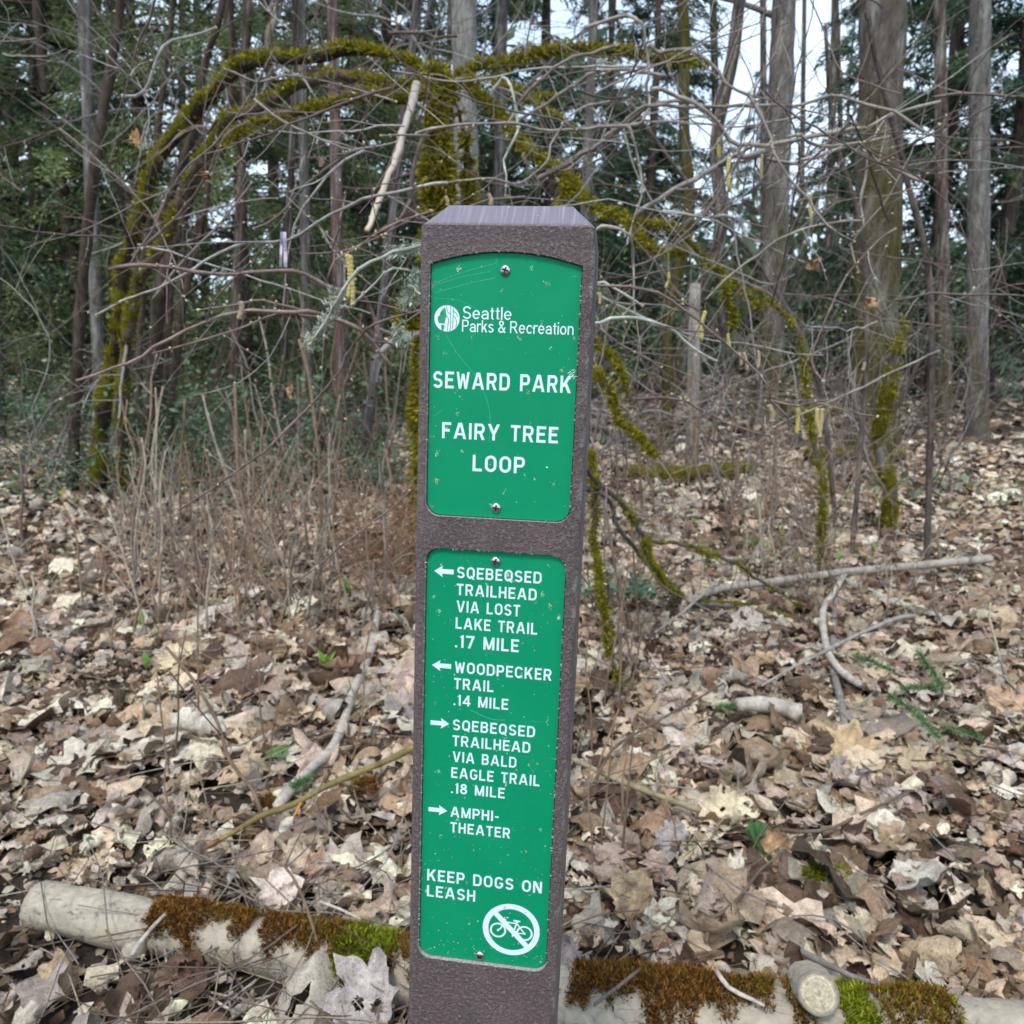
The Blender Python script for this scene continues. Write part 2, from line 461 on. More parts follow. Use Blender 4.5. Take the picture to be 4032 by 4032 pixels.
def mat_panel():
    m, nt, b = mat_new("green_sign_panel")
    tc = node(nt, "ShaderNodeTexCoord"); P = tc.outputs["Object"]
    sep = node(nt, "ShaderNodeSeparateXYZ"); nt.links.new(P, sep.inputs[0])
    blot = noise(nt, 16, 4, 0.6, vec=P)
    base = ramp(nt, blot.outputs[0], [(0.3, (0.003, 0.240, 0.106)), (0.7, (0.005, 0.266, 0.120))])
    # bleached smears
    sm = ramp(nt, noise(nt, 34, 6, 0.65, vec=P, dist=0.8).outputs[0], [(0.66, 0.0), (0.85, 0.28)])
    base = mix(nt, base, (0.30, 0.55, 0.42), sm)
    # grime streaks running down
    gm = node(nt, "ShaderNodeMapping"); gm.inputs["Scale"].default_value = (90, 1, 5); nt.links.new(P, gm.inputs[0])
    gr = ramp(nt, noise(nt, 1.0, 5, 0.7, vec=gm.outputs[0]).outputs[0], [(0.55, 0.0), (0.8, 0.35)])
    base = mix(nt, base, (0.012, 0.20, 0.085), gr)
    # long fine scratches at two slants
    for rot, sc_, th, amt in ((0.32, (30, 1, 700), 0.73, 0.28), (1.0, (22, 1, 620), 0.75, 0.25), (-0.25, (60, 1, 900), 0.75, 0.2)):
        mp = node(nt, "ShaderNodeMapping"); mp.inputs["Rotation"].default_value = (0, rot, 0); mp.inputs["Scale"].default_value = sc_
        nt.links.new(P, mp.inputs[0])
        s = ramp(nt, noise(nt, 1.0, 2, 0.5, vec=mp.outputs[0]).outputs[0], [(th, 0.0), (th + 0.05, amt)])
        base = mix(nt, base, (0.45, 0.7, 0.58), s)
    # flecks of dried debris, denser low on the panel
    low = ramp(nt, sep.outputs[2], [(-0.66 + ZB, 0.0), (-0.25 + ZB, 0.0)])
    for scale, th, colr in ((150, 0.075, (0.75, 0.78, 0.62)), (95, 0.06, (0.55, 0.42, 0.25))):
        mp = node(nt, "ShaderNodeMapping"); mp.inputs["Scale"].default_value = (1.0, 0.02, 0.75); mp.inputs["Rotation"].default_value = (0, .5, 0)
        nt.links.new(P, mp.inputs[0])
        wob = noise(nt, 420, 3, 0.7, vec=P)
        wv = node(nt, "ShaderNodeVectorMath", operation='MULTIPLY_ADD'); wv.inputs[1].default_value = (.012, 0, .012)
        nt.links.new(wob.outputs["Color"], wv.inputs[0]); nt.links.new(mp.outputs[0], wv.inputs[2])
        v = node(nt, "ShaderNodeTexVoronoi"); v.inputs["Scale"].default_value = scale; nt.links.new(wv.outputs[0], v.inputs["Vector"])
        d = ramp(nt, v.outputs["Distance"], [(th, 1.0), (th + 0.06, 0.0)])
        sel = ramp(nt, node_rand(nt, v), [(0.80, 0.0), (0.82, 1.0)])
        k = node(nt, "ShaderNodeMath", operation='MULTIPLY'); nt.links.new(d, k.inputs[0]); nt.links.new(sel, k.inputs[1])
        base = mix(nt, base, colr, k.outputs[0])
    nt.links.new(base, b.inputs["Base Color"])
    b.inputs["Roughness"].default_value = 0.45; b.inputs["Specular IOR Level"].default_value = 0.12
    bump(nt, b, noise(nt, 500, 2, 0.5, vec=P).outputs[0], 0.05, 0.0005)
    return m
def node_rand(nt, v):
    s = node(nt, "ShaderNodeSeparateColor"); nt.links.new(v.outputs["Color"], s.inputs[0]); return s.outputs[0]
def mat_white():
    m, nt, b = mat_new("white_lettering")
    n = noise(nt, 300, 3, 0.7)
    c = ramp(nt, n.outputs[0], [(0.24, (0.55, 0.62, 0.56)), (0.36, (0.66, 0.78, 0.79)), (1, (0.68, 0.80, 0.81))])
    nt.links.new(c, b.inputs["Base Color"]); b.inputs["Roughness"].default_value = 0.45; b.inputs["Specular IOR Level"].default_value = 0.3
    return m
M_panel, M_white = mat_panel(), mat_white()
M_edge, nt_, b_ = mat_new("bare_panel_edge"); b_.inputs["Base Color"].default_value = (0.5, 0.5, 0.48, 1); b_.inputs["Roughness"].default_value = 0.6
PF = 0.0035                                            # the panel's face lies this far inside the post's face
def panel(d, label):
    bm = prism(rounded(**d), PF, RECESS - 0.0003)
    me = to_mesh(bm, "sign_panel")
    o = plink("sign_panel", me, M_panel, post_root)
    me.materials.append(M_edge)
    for p in me.polygons:
        if abs(p.normal.y) < 0.5: p.material_index = 1
    o["label"] = label
    return o
pan_a = panel(UP, "upper green panel with arched top naming the park and the loop trail")
pan_b = panel(LOW, "long lower green panel listing trails, arrows and distances")

# scratches, a torn chip beside the last letter, and dried flecks that thicken toward the bottom
def face_xz(px, py, d=PF):
    r_ = np.array([(px - C_PX) / F_PX, (py - C_PX) / F_PX, 1.0]); n_ = PR[:, 2]; P0 = PT + d * n_
    q_ = (n_ @ P0) / (n_ @ r_) * r_ - PT
    return q_ @ PR[:, 0], -(q_ @ PR[:, 1])
M_scr = mat_vc("scratched_film", 700, .6, 1.2, .5, .3)
def flat(mb, pts, y, c):
    mb.add([(x, y, z) for x, z in pts], t=[(0, i, i + 1) for i in range(1, len(pts) - 1)], c=c)
for L_, w_ in (([(1712, 1115), (1830, 1070), (1952, 1037)], .00016), ([(1712, 1122), (1820, 1090), (1930, 1068)], .00014), ([(1712, 1153), (1830, 1120), (1952, 1093)], .00018), ([(1710, 1175), (1800, 1181), (1870, 1212)], .00012),
               ([(1755, 1315), (1800, 1390), (1870, 1480), (1915, 1570), (1930, 1650), (1925, 1740)], .00016), ([(1705, 1640), (1745, 1612)], .00014), ([(1660 + 175, 2200), (1660 + 205, 2240)], .00012), ([(1850, 2795), (1930, 2830), (1990, 2835)], .0003)):
    P = catmull([[*face_xz(*p), 0] for p in L_], .003)[:, :2]; d_ = unit(np.gradient(P, axis=0)); nn = np.stack([-d_[:, 1], d_[:, 0]], 1) * w_; n_ = len(P); mb = MB()
    up_ = L_[0][1] < 2100
    mb.add([(x, PF - .00006, z) for x, z in P + nn] + [(x, PF - .00006, z) for x, z in P - nn], q=[(i, i + 1, n_ + i + 1, n_ + i) for i in range(n_ - 1)], c=(.10, .42, .27))
    plink("scratch", mb.mesh("scratch", False), M_scr, pan_a if up_ else pan_b)
mb = MB()
for i in range(16):
    x0, z0 = face_xz(2232 + rng.uniform(0, 34), 1494 - i * 2.2 + rng.normal(0, 5)); a_ = rng.normal(.7, .3); l_, w_ = rng.uniform(.0008, .0022), rng.uniform(.0002, .0005)
    u_ = np.array([math.cos(a_), math.sin(a_)]); v_ = np.array([-u_[1], u_[0]]); q_ = np.array([x0, z0]); flat(mb, [q_ - u_ * l_, q_ - v_ * w_, q_ + u_ * l_, q_ + v_ * w_], PF - .0002 - i * .000003, (.62, .78, .74))
plink("torn_chip", mb.mesh("torn_chip", False), M_scr, pan_a)
def flecks(par_, n, zlo, zhi, pw):
    mb = MB()
    for i in range(n):
        z0 = zlo + (zhi - zlo) * rng.random() ** pw; x0 = rng.uniform(-.058, .058); a_ = rng.uniform(0, 6.3); l_ = rng.uniform(.0003, .0009) * (1.8 if rng.random() < .15 else 1); w_ = l_ * rng.uniform(.25, .7)
        u_ = np.array([math.cos(a_), math.sin(a_)]); v_ = np.array([-u_[1], u_[0]]); q_ = np.array([x0, z0])
        P = [q_ + u_ * l_ * math.cos(t) * rng.uniform(.6, 1.2) + v_ * w_ * math.sin(t) * rng.uniform(.6, 1.2) for t in np.linspace(0, 6.28, 7)[:-1]]
        flat(mb, P, PF - .00034 - (i % 40) * .000002, [np.array([.62, .66, .52]), np.array([.45, .34, .20]), np.array([.40, .56, .42]), np.array([.70, .70, .62])][rng.integers(4)] * rng.uniform(.6, 1.1))
    tag(plink("dried_flecks", mb.mesh("dried_flecks", False), M_scr, par_), kind="stuff")
flecks(pan_a, 46, -.235, -.03, .8); flecks(pan_b, 330, -.665, -.275, 1.9)
# --- lettering: every stroke is a strip on the panel, each a hair above the last
class Strokes:
    def __init__(s): s.mb = MB(); s.k = 0
    def poly(s, P):
        y = PF - 0.00012 - 0.000004 * (s.k % 23); s.k += 1
        n = len(P)
        s.mb.add([(x, y, z) for x, z in P], t=[(0, i, i + 1) for i in range(1, n - 1)], c=(.8, .8, .8))
    def strip(s, A, B):
        y = PF - 0.00012 - 0.000004 * (s.k % 23); s.k += 1
        n = len(A)
        s.mb.add([(x, y, z) for x, z in A] + [(x, y, z) for x, z in B], q=[(i, i + 1, n + i + 1, n + i) for i in range(n - 1)], c=(.8, .8, .8))
    def arc(s, cx, cz, rx, rz, a0, a1, w, wz=None, n=None):
        wz = w if wz is None else wz
        n = n or max(6, int(abs(a1 - a0) / 9))
        a = np.radians(np.linspace(a0, a1, n + 1))
        s.strip(list(zip(cx + (rx + w / 2) * np.cos(a), cz + (rz + wz / 2) * np.sin(a))), list(zip(cx + (rx - w / 2) * np.cos(a), cz + (rz - wz / 2) * np.sin(a))))
    def line(s, p, q, w):
        p, q = np.array(p), np.array(q); e = unit(q - p); nn = np.array([-e[1], e[0]]) * w / 2
        s.poly([tuple(p + nn), tuple(p - nn), tuple(q - nn), tuple(q + nn)])
S_ = 0.168
def glyph(ch):
    """(width, primitives) at cap height 1: r rectangle, p slanted bar, a arc"""
    S = S_; h = S / 2; t = 1 - h
    R_ = lambda x0, z0, x1, z1: ('r', x0, z0, x1, z1)
    Pp = lambda x0, z0, x1, z1, w=S * 1.04: ('p', x0, z0, x1, z1, w)
    A_ = lambda cx, cz, rx, rz, a0, a1: ('a', cx, cz, rx, rz, a0, a1)
    stem = R_(0, 0, S, 1)
    if ch == 'A': return .80, [Pp(h * 1.04, 0, .40 - .03, 1), Pp(.80 - h * 1.04, 0, .43, 1), R_(.2, .22, .6, .22 + S * .85)]
    if ch == 'B': return .66, [stem, R_(S, 1 - S, .40, 1), R_(S, .5 - h + .02, .40, .5 + h + .02), R_(S, 0, .40, S), A_(.40, (t + .52) / 2, .145, (t - .52) / 2, -90, 90), A_(.40, (h + .52) / 2, .167, (.52 - h) / 2, -90, 90)]
    if ch == 'C': return .66, [A_(.34, .66, .34 - h, t - .66, 18, 180), R_(0, .34, S, .66), A_(.34, .34, .34 - h, .34 - h, 180, 342)]
    if ch == 'D': return .68, [stem, R_(S, 1 - S, .36, 1), R_(S, 0, .36, S), A_(.36, t - .26, .32 - h, .26, 0, 90), A_(.36, h + .26, .32 - h, .26, -90, 0), R_(.68 - S, h + .26, .68, t - .26)]
    if ch == 'E': return .58, [stem, R_(S, 1 - S, .58, 1), R_(S, .5 - h + .015, .51, .5 + h + .015), R_(S, 0, .58, S)]
    if ch == 'F': return .57, [stem, R_(S, 1 - S, .57, 1), R_(S, .5 - h, .49, .5 + h)]
    if ch == 'G': return .68, [A_(.34, .66, .34 - h, t - .66, 22, 180), R_(0, .34, S, .66), A_(.34, .34, .34 - h, .34 - h, 180, 360), R_(.68 - S, .33, .68, .52), R_(.38, .52 - S * .9, .68 - S, .52)]
    if ch == 'H': return .66, [stem, R_(.66 - S, 0, .66, 1), R_(S, .5 - h, .66 - S, .5 + h)]
    if ch == 'I': return S, [stem]
    if ch == 'K': return .70, [stem, Pp(S * .9, .33, .70 - h * 1.3, 1, S * 1.3), Pp(.70 - h * 1.15, 0, .33, .56, S * 1.2)]
    if ch == 'L': return .56, [stem, R_(S, 0, .56, S)]
    if ch == 'M': return .82, [stem, R_(.82 - S, 0, .82, 1), Pp(S * .55, 1, .41, .03, S), Pp(.82 - S * .55, 1, .41, .03, S)]
    if ch == 'N': return .69, [stem, R_(.69 - S, 0, .69, 1), Pp(S * .62, 1, .69 - S * .62, 0, S * 1.2)]
    if ch in 'OQ':
        g = [A_(.345, .65, .345 - h, t - .65, 0, 180), R_(0, .35, S, .65), R_(.69 - S, .35, .69, .65), A_(.345, .35, .345 - h, .35 - h, 180, 360)]
        if ch == 'Q': g.append(Pp(.36, .27, .62, -.07, S * .95))
        return .69, g
    if ch == 'P': return .64, [stem, R_(S, 1 - S, .40, 1), R_(S, .40 - h + .04, .40, .40 + h + .04), A_(.40, (t + .44) / 2, .24 - h, (t - .44) / 2, -90, 90)]
    if ch == 'R': return .67, [stem, R_(S, 1 - S, .41, 1), R_(S, .42 - h + .04, .41, .42 + h + .04), A_(.41, (t + .46) / 2, .24 - h, (t - .46) / 2, -90, 90), Pp(.67 - h * 1.15, 0, .36, .47, S * 1.12)]
    if ch == 'S': return .64, [A_(.32, t - .215, .32 - h * 1.05, .215, 20, 258), A_(.32, h + .20, .32 - h, .20, 84, -160), Pp(.26, .56, .40, .44, S * 1.0)]
    if ch == 'T': return .60, [R_(0, 1 - S, .60, 1), R_(.30 - h, 0, .30 + h, 1 - S)]
    if ch == 'V': return .74, [Pp(h * 1.04, 1, .345, 0), Pp(.74 - h * 1.04, 1, .395, 0)]
    if ch == 'W': return .88, [Pp(h, 1, .245, 0, S * .95), Pp(.43, .9, .255, 0, S * .85), Pp(.45, .9, .625, 0, S * .85), Pp(.88 - h, 1, .635, 0, S * .95)]
    if ch == 'Y': return .76, [Pp(h * 1.1, 1, .38, .38, S * 1.15), Pp(.76 - h * 1.1, 1, .38, .38, S * 1.15), R_(.38 - h, 0, .38 + h, .46)]
    if ch == '1': return .30, [R_(.30 - S, 0, .30, 1), Pp(.05, .80, .25, .97, S * .8)]
    if ch == '4': return .70, [R_(.42, 0, .42 + S * .95, 1), R_(0, .20, .70, .20 + S * .9), Pp(.09, .30, .50, .97, S * 1.1)]
    if ch == '7': return .64, [R_(0, 1 - S, .64, 1), Pp(.24, 0, .55, .9, S * 1.05)]
    if ch == '8': return .62, [A_(.31, .74, .27 - h, t - .74, 0, 360), A_(.31, .29, .31 - h, .29 - h, 0, 360)]
    if ch == '.': return S, [A_(h, h, h * .55, h * .55, 0, 360)]
    if ch == '-': return .34, [R_(0, .36, .34, .36 + S * .9)]
    return .34, []
def text_line(st, txt, x0, z0, x1, hgt, glyph=glyph, S_=S_, gap=0.17):
    tot = sum(glyph(c)[0] for c in txt) + gap * (len(txt) - 1)
    sx = (x1 - x0) / tot; x = 0.0
    w = S_ * hgt
    for c in txt:
        gw, pr = glyph(c)
        X = lambda u: x0 + (x + u) * sx
        Z = lambda u: z0 + u * hgt
        for p in pr:
            if p[0] == 'r': st.poly([(X(p[1]), Z(p[2])), (X(p[3]), Z(p[2])), (X(p[3]), Z(p[4])), (X(p[1]), Z(p[4]))])
            elif p[0] == 'p':
                k = p[5] / 2; st.poly([(X(p[1] - k), Z(p[2])), (X(p[1] + k), Z(p[2])), (X(p[3] + k), Z(p[4])), (X(p[3] - k), Z(p[4]))])
            else:
                ww = S_ if c != '.' else S_ * .55
                st.arc(X(p[1]), Z(p[2]), p[3] * sx, p[4] * hgt, p[5], p[6], ww * sx, ww * hgt)
        x += gw + gap
def sub(name, mb, parent, mat, label=None):
    o = plink(name, mb.mesh(name, False), mat, parent)
    if label: o["label"] = label
    return o
LINES_A = [("SEWARD PARK", -0.0586, -0.1308, 0.0578, 0.0140), ("FAIRY TREE", -0.0500, -0.1729, 0.0490, 0.0137), ("LOOP", -0.0228, -0.1998, 0.0220, 0.0140)]
LINES_B = [("SQEBEQSED", -0.0338, -0.2948, 0.0406, 0.0104), ("TRAILHEAD", -0.0339, -0.3102, 0.0369, 0.0104), ("VIA LOST", -0.0335, -0.3257, 0.0230, 0.0105),
           ("LAKE TRAIL", -0.0340, -0.3411, 0.0388, 0.0105), (".17 MILE", -0.0340, -0.3585, 0.0232, 0.0117), ("WOODPECKER", -0.0337, -0.3824, 0.0532, 0.0107),
           ("TRAIL", -0.0340, -0.3977, 0.0019, 0.0105), (".14 MILE", -0.0341, -0.4133, 0.0157, 0.0104), ("SQEBEQSED", -0.0341, -0.4372, 0.0408, 0.0105),
           ("TRAILHEAD", -0.0341, -0.4526, 0.0372, 0.0104), ("VIA BALD", -0.0336, -0.4682, 0.0252, 0.0104), ("EAGLE TRAIL", -0.0345, -0.4840, 0.0470, 0.0105),
           (".18 MILE", -0.0343, -0.4993, 0.0157, 0.0103), ("AMPHI-", -0.0343, -0.5230, 0.0110, 0.0104), ("THEATER", -0.0341, -0.5387, 0.0221, 0.0104),
           ("KEEP DOGS ON", -0.0551, -0.5909, 0.0537, 0.0119), ("LEASH", -0.0550, -0.6076, -0.0086, 0.0118)]
for par_, lines_ in ((pan_a, LINES_A), (pan_b, LINES_B)):
    for l in lines_:
        st = Strokes(); text_line(st, *l); sub("lettering", st.mb, par_, M_white)

# small plain letters of the park department's name
def small_glyph(ch):
    s = 0.115; h = s / 2; xh = 0.72; r = (xh - s) / 2; m = xh / 2
    R_ = lambda x0, z0, x1, z1: ('r', x0, z0, x1, z1)
    Pp = lambda x0, z0, x1, z1, w=s * 1.1: ('p', x0, z0, x1, z1, w)
    A_ = lambda cx, cz, rx, rz, a0, a1: ('a', cx, cz, rx, rz, a0, a1)
    t = 1 - h
    if ch == 'S': return .62, [A_(.31, t - .215, .31 - h * 1.2, .215, 15, 262), A_(.31, h + .21, .31 - h, .21, 80, -168), Pp(.25, .57, .38, .45, s * 1.2)]
    if ch == 'P': return .60, [R_(0, 0, s, 1), R_(s, 1 - s, .38, 1), R_(s, .42, .38, .42 + s), A_(.38, (t + .42 + h) / 2, .22 - h, (t - .42 - h) / 2, -90, 90)]
    if ch == 'R': return .68, small_glyph('P')[1] + [Pp(.63, 0, .36, .46, s * 1.35)]
    if ch == 'e': return .56, [A_(.28, m, .28 - h, r, 0, 322), R_(h, m - h * .8, .56 - h * .3, m + h * .8)]
    if ch == 'c': return .52, [A_(.28, m, .28 - h, r, 42, 318)]
    if ch == 'o': return .57, [A_(.285, m, .285 - h, r, 0, 360)]
    if ch == 'a': return .54, [A_(.27, m + .06, .27 - h, r - .06, 0, 160), R_(.54 - s, 0, .54, m + .06), A_(.25, .22, .25 - h, .22 - h, 90, 330), R_(.25, .44 - s, .48, .44)]
    if ch == 't': return .30, [R_(.09, .10, .09 + s, .93), R_(0, xh - s * .8, .30, xh), A_(.24, .15, .15 - h, .15 - h, 180, 290)]
    if ch == 'l': return s, [R_(0, 0, s, 1)]
    if ch == 'i': return s, [R_(0, 0, s, xh), R_(0, .87, s, 1)]
    if ch == 'r': return .32, [R_(0, 0, s, xh), A_(.28, xh - .28, .28 - h, .28 - h, 62, 180)]
    if ch == 'k': return .50, [R_(0, 0, s, 1), Pp(s * .8, .24, .42, xh, s * 1.4), Pp(.44, 0, .22, .44, s * 1.3)]
    if ch == 's': return .48, [A_(.24, xh - .19, .24 - h * 1.1, .19 - h, 20, 262), A_(.24, .20, .24 - h, .20 - h, 84, -165), Pp(.18, .44, .32, .33, s * 1.2)]
    if ch == 'n': return .52, [R_(0, 0, s, xh), A_(.26, xh - .26, .26 - h, .26 - h, 0, 180), R_(.52 - s, 0, .52, xh - .26)]
    if ch == '&': return .66, [A_(.28, .79, .17, .16, 0, 360), A_(.26, .24, .26 - h, .24 - h, 95, 330), Pp(.62, 0, .18, .70, s * 1.25), Pp(.48, .15, .60, .45, s * 1.1), Pp(.20, .47, .36, .62, s)]
    return .20, []
st = Strokes()
text_line(st, "Seattle", -0.0346, -0.0734, 0.0061, 0.0102, small_glyph, 0.115, 0.105)
text_line(st, "Parks & Recreation", -0.0350, -0.0839, 0.0576, 0.0098, small_glyph, 0.115, 0.105)
sub("department_name", st.mb, pan_a, M_white)

# round emblem: white disc, green profile on the left, thin green stream lines on the right
st = Strokes(); cx, cz, R0 = -0.0479, -0.0735, 0.0107
a = np.linspace(0, 2 * np.pi, 41)[:-1]
st.poly([(cx + R0 * math.cos(u), cz + R0 * math.sin(u)) for u in a])
emb = sub("emblem", st.mb, pan_a, M_white)
M_green2, nt_, b_ = mat_new("emblem_green"); b_.inputs["Base Color"].default_value = (0.006, 0.30, 0.135, 1); b_.inputs["Roughness"].default_value = 0.45
st = Strokes()
e = lambda u, v: (cx + (u - 250) / 156 * R0, cz - (v - 292) / 156 * R0)
def tri_poly(P):
    bm = bmesh.new(); vs = [bm.verts.new((x, PF - 0.0003, z)) for x, z in P]
    f = bm.faces.new(vs); r = bmesh.ops.triangulate(bm, faces=[f])
    bm.verts.index_update()
    T = [[v.index for v in f.verts] for f in bm.faces]; V = [tuple(v.co) for v in bm.verts]; bm.free()
    return V, T
for P in ([(172, 212), (198, 182), (222, 163), (233, 190), (237, 230), (244, 262), (233, 290), (224, 350), (196, 352), (146, 346), (139, 312), (136, 282), (150, 262), (166, 256), (190, 246), (203, 240), (192, 226), (178, 222)],
          [(180, 372), (208, 368), (222, 378), (216, 410), (204, 440), (190, 437), (184, 410), (192, 392)]):
    V, T = tri_poly([e(*p) for p in P]); st.mb.add(V, t=T, c=(.01, .3, .15))
st.k = 45
for L in ([(243, 137), (247, 180), (258, 215), (292, 240)], [(246, 262), (268, 290), (268, 340), (255, 440)], [(292, 140), (296, 200), (292, 300), (294, 400), (290, 440)],
          [(322, 155), (326, 210), (326, 300), (322, 410)], [(330, 205), (365, 232), (383, 270)], [(338, 262), (362, 300), (368, 350), (362, 390)]):
    P = catmull([[*e(*p), 0] for p in L], 0.0008)[:, :2]; d = unit(np.gradient(P, axis=0)); nn = np.stack([-d[:, 1], d[:, 0]], 1) * 0.00024
    y = PF - 0.0003; n = len(P)
    st.mb.add([(x, y, z) for x, z in P + nn] + [(x, y, z) for x, z in P - nn], q=[(i, i + 1, n + i + 1, n + i) for i in range(n - 1)], c=(.01, .3, .15))
plink("emblem_profile", st.mb.mesh("emblem_profile", False), M_green2, pan_a)

# arrows
def arrow(st, xt, xe, z, sgn=1):
    L = abs(xe - xt); k = 1 if xe > xt else -1
    xb = xt + k * L * .45; xs = xt + k * L * .40
    st.poly([(xt, z), (xb, z + .0052), (xs, z + .0020), (xs, z - .0020), (xb, z - .0052)])
    st.poly([(xs, z + .0021), (xe, z + .0022), (xe, z - .0022), (xs, z - .0021)])
for xt, xe, z in ((-.0544, -.0369, -.2897), (-.0547, -.0371, -.3768), (-.0376, -.0549, -.4318), (-.0374, -.0551, -.5177)):
    st = Strokes(); arrow(st, xt, xe, z)
    sub("arrow", st.mb, pan_b, M_white)
# no-bicycles symbol
st = Strokes(); cx, cz = 0.0266, -0.6322
st.arc(cx, cz, 0.0244, 0.0241, 0, 360, 0.0054, n=64)
q1, q2 = np.array([0.0098, -0.6154]), np.array([0.0432, -0.6490])
st.line(q1, q2, 0.0052)
for wx, wz in ((0.0142, -0.6342), (0.0393, -0.6345)): st.arc(wx, wz, 0.0069, 0.0069, 0, 360, 0.0018, n=40)
th = 0.0015
for p, q, w in (((.0142, -.6342), (.0168, -.6318), th), ((.0166, -.6320), (.0185, -.6288), th), ((.0185, -.6289), (.0212, -.6225), th), ((.0213, -.6232), (.0198, -.6206), th),
                ((.0196, -.6202), (.0237, -.6200), .0012), ((.0212, -.6248), (.0315, -.6251), th), ((.0283, -.6222), (.0350, -.6226), .0016), ((.0296, -.6230), (.0336, -.6230), .0014),
                ((.0322, -.6232), (.0290, -.6338), th), ((.0290, -.6338), (.0280, -.6393), th), ((.0316, -.6248), (.0393, -.6346), .0013), ((.0393, -.6346), (.0290, -.6356), .0012),
                ((.0214, -.6252), (.0290, -.6345), th)): st.line(p, q, w)
st.arc(.0142, -.6342, .0006, .0006, 0, 360, .0012); st.arc(.0393, -.6346, .0006, .0006, 0, 360, .0012)
sub("no_bicycle_symbol", st.mb, pan_b, M_white)

# pan-head screws with a cross recess
M_steel, nt_, b_ = mat_new("stainless_steel"); b_.inputs["Metallic"].default_value = 1.0; b_.inputs["Roughness"].default_value = 0.33
nt_.links.new(ramp(nt_, noise(nt_, 900, 3).outputs[0], [(0.35, (0.42, 0.40, 0.38)), (0.6, (0.66, 0.64, 0.61))]), b_.inputs["Base Color"])
M_pit_shade, nt_, b_ = mat_new("screw_recess_shade"); b_.inputs["Base Color"].default_value = (.035, .03, .028, 1); b_.inputs["Roughness"].default_value = .7  # steel turned dark inside the cross, its shade put into the colour
def screw(rot):
    bm = bmesh.new(); prof = [(0.0044, 0), (0.0044, 0.0006), (0.0041, 0.0013), (0.0034, 0.0019), (0.0024, 0.0023), (0.0012, 0.0025)]
    n = 28; rings = [[bm.verts.new((r * math.cos(2 * math.pi * i / n), -h, r * math.sin(2 * math.pi * i / n))) for i in range(n)] for r, h in prof]
    for a_, b2 in zip(rings, rings[1:]):
        for i in range(n): bm.faces.new((a_[i], a_[(i + 1) % n], b2[(i + 1) % n], b2[i]))
    bm.faces.new(rings[-1]); bm.faces.new(rings[0][::-1])
    bmesh.ops.recalc_face_normals(bm, faces=bm.faces)
    k = 0.00075; L = 0.0028
    c1 = to_mesh(prism([(-L, -k), (L, -k), (L, k), (-L, k)], -0.004, -0.0012), "c"); c2 = to_mesh(prism([(-k * .98, -L * .97), (k * .98, -L * .97), (k * .98, L * .97), (-k * .98, L * .97)], -0.0041, -0.00115), "c")
    me = cut(to_mesh(bm, "screw"), [c1, c2], "screw"); me.transform(Matrix.Rotation(rot, 4, 'Y'))
    me.materials.append(M_steel); me.materials.append(M_pit_shade)
    for p in me.polygons:
        p.use_smooth = True; q_ = p.center
        if q_.y < -.0009 and math.hypot(q_.x, q_.z) < .0032 and (abs(p.normal.y) < .3 or (p.normal.y < -.95 and q_.y > -.0013)): p.material_index = 1
    me.set_sharp_from_angle(angle=math.radians(40))
    return me
for par, x, z, r in ((pan_a, -.0003, -.0341, .3), (pan_a, -.0012, -.2304, .1), (pan_b, 0, -.2775, .2), (pan_b, -.0022, -.6634, .8)):
    s = plink("screw", screw(r), None, par); s.location = (x, PF - 0.0001, z)
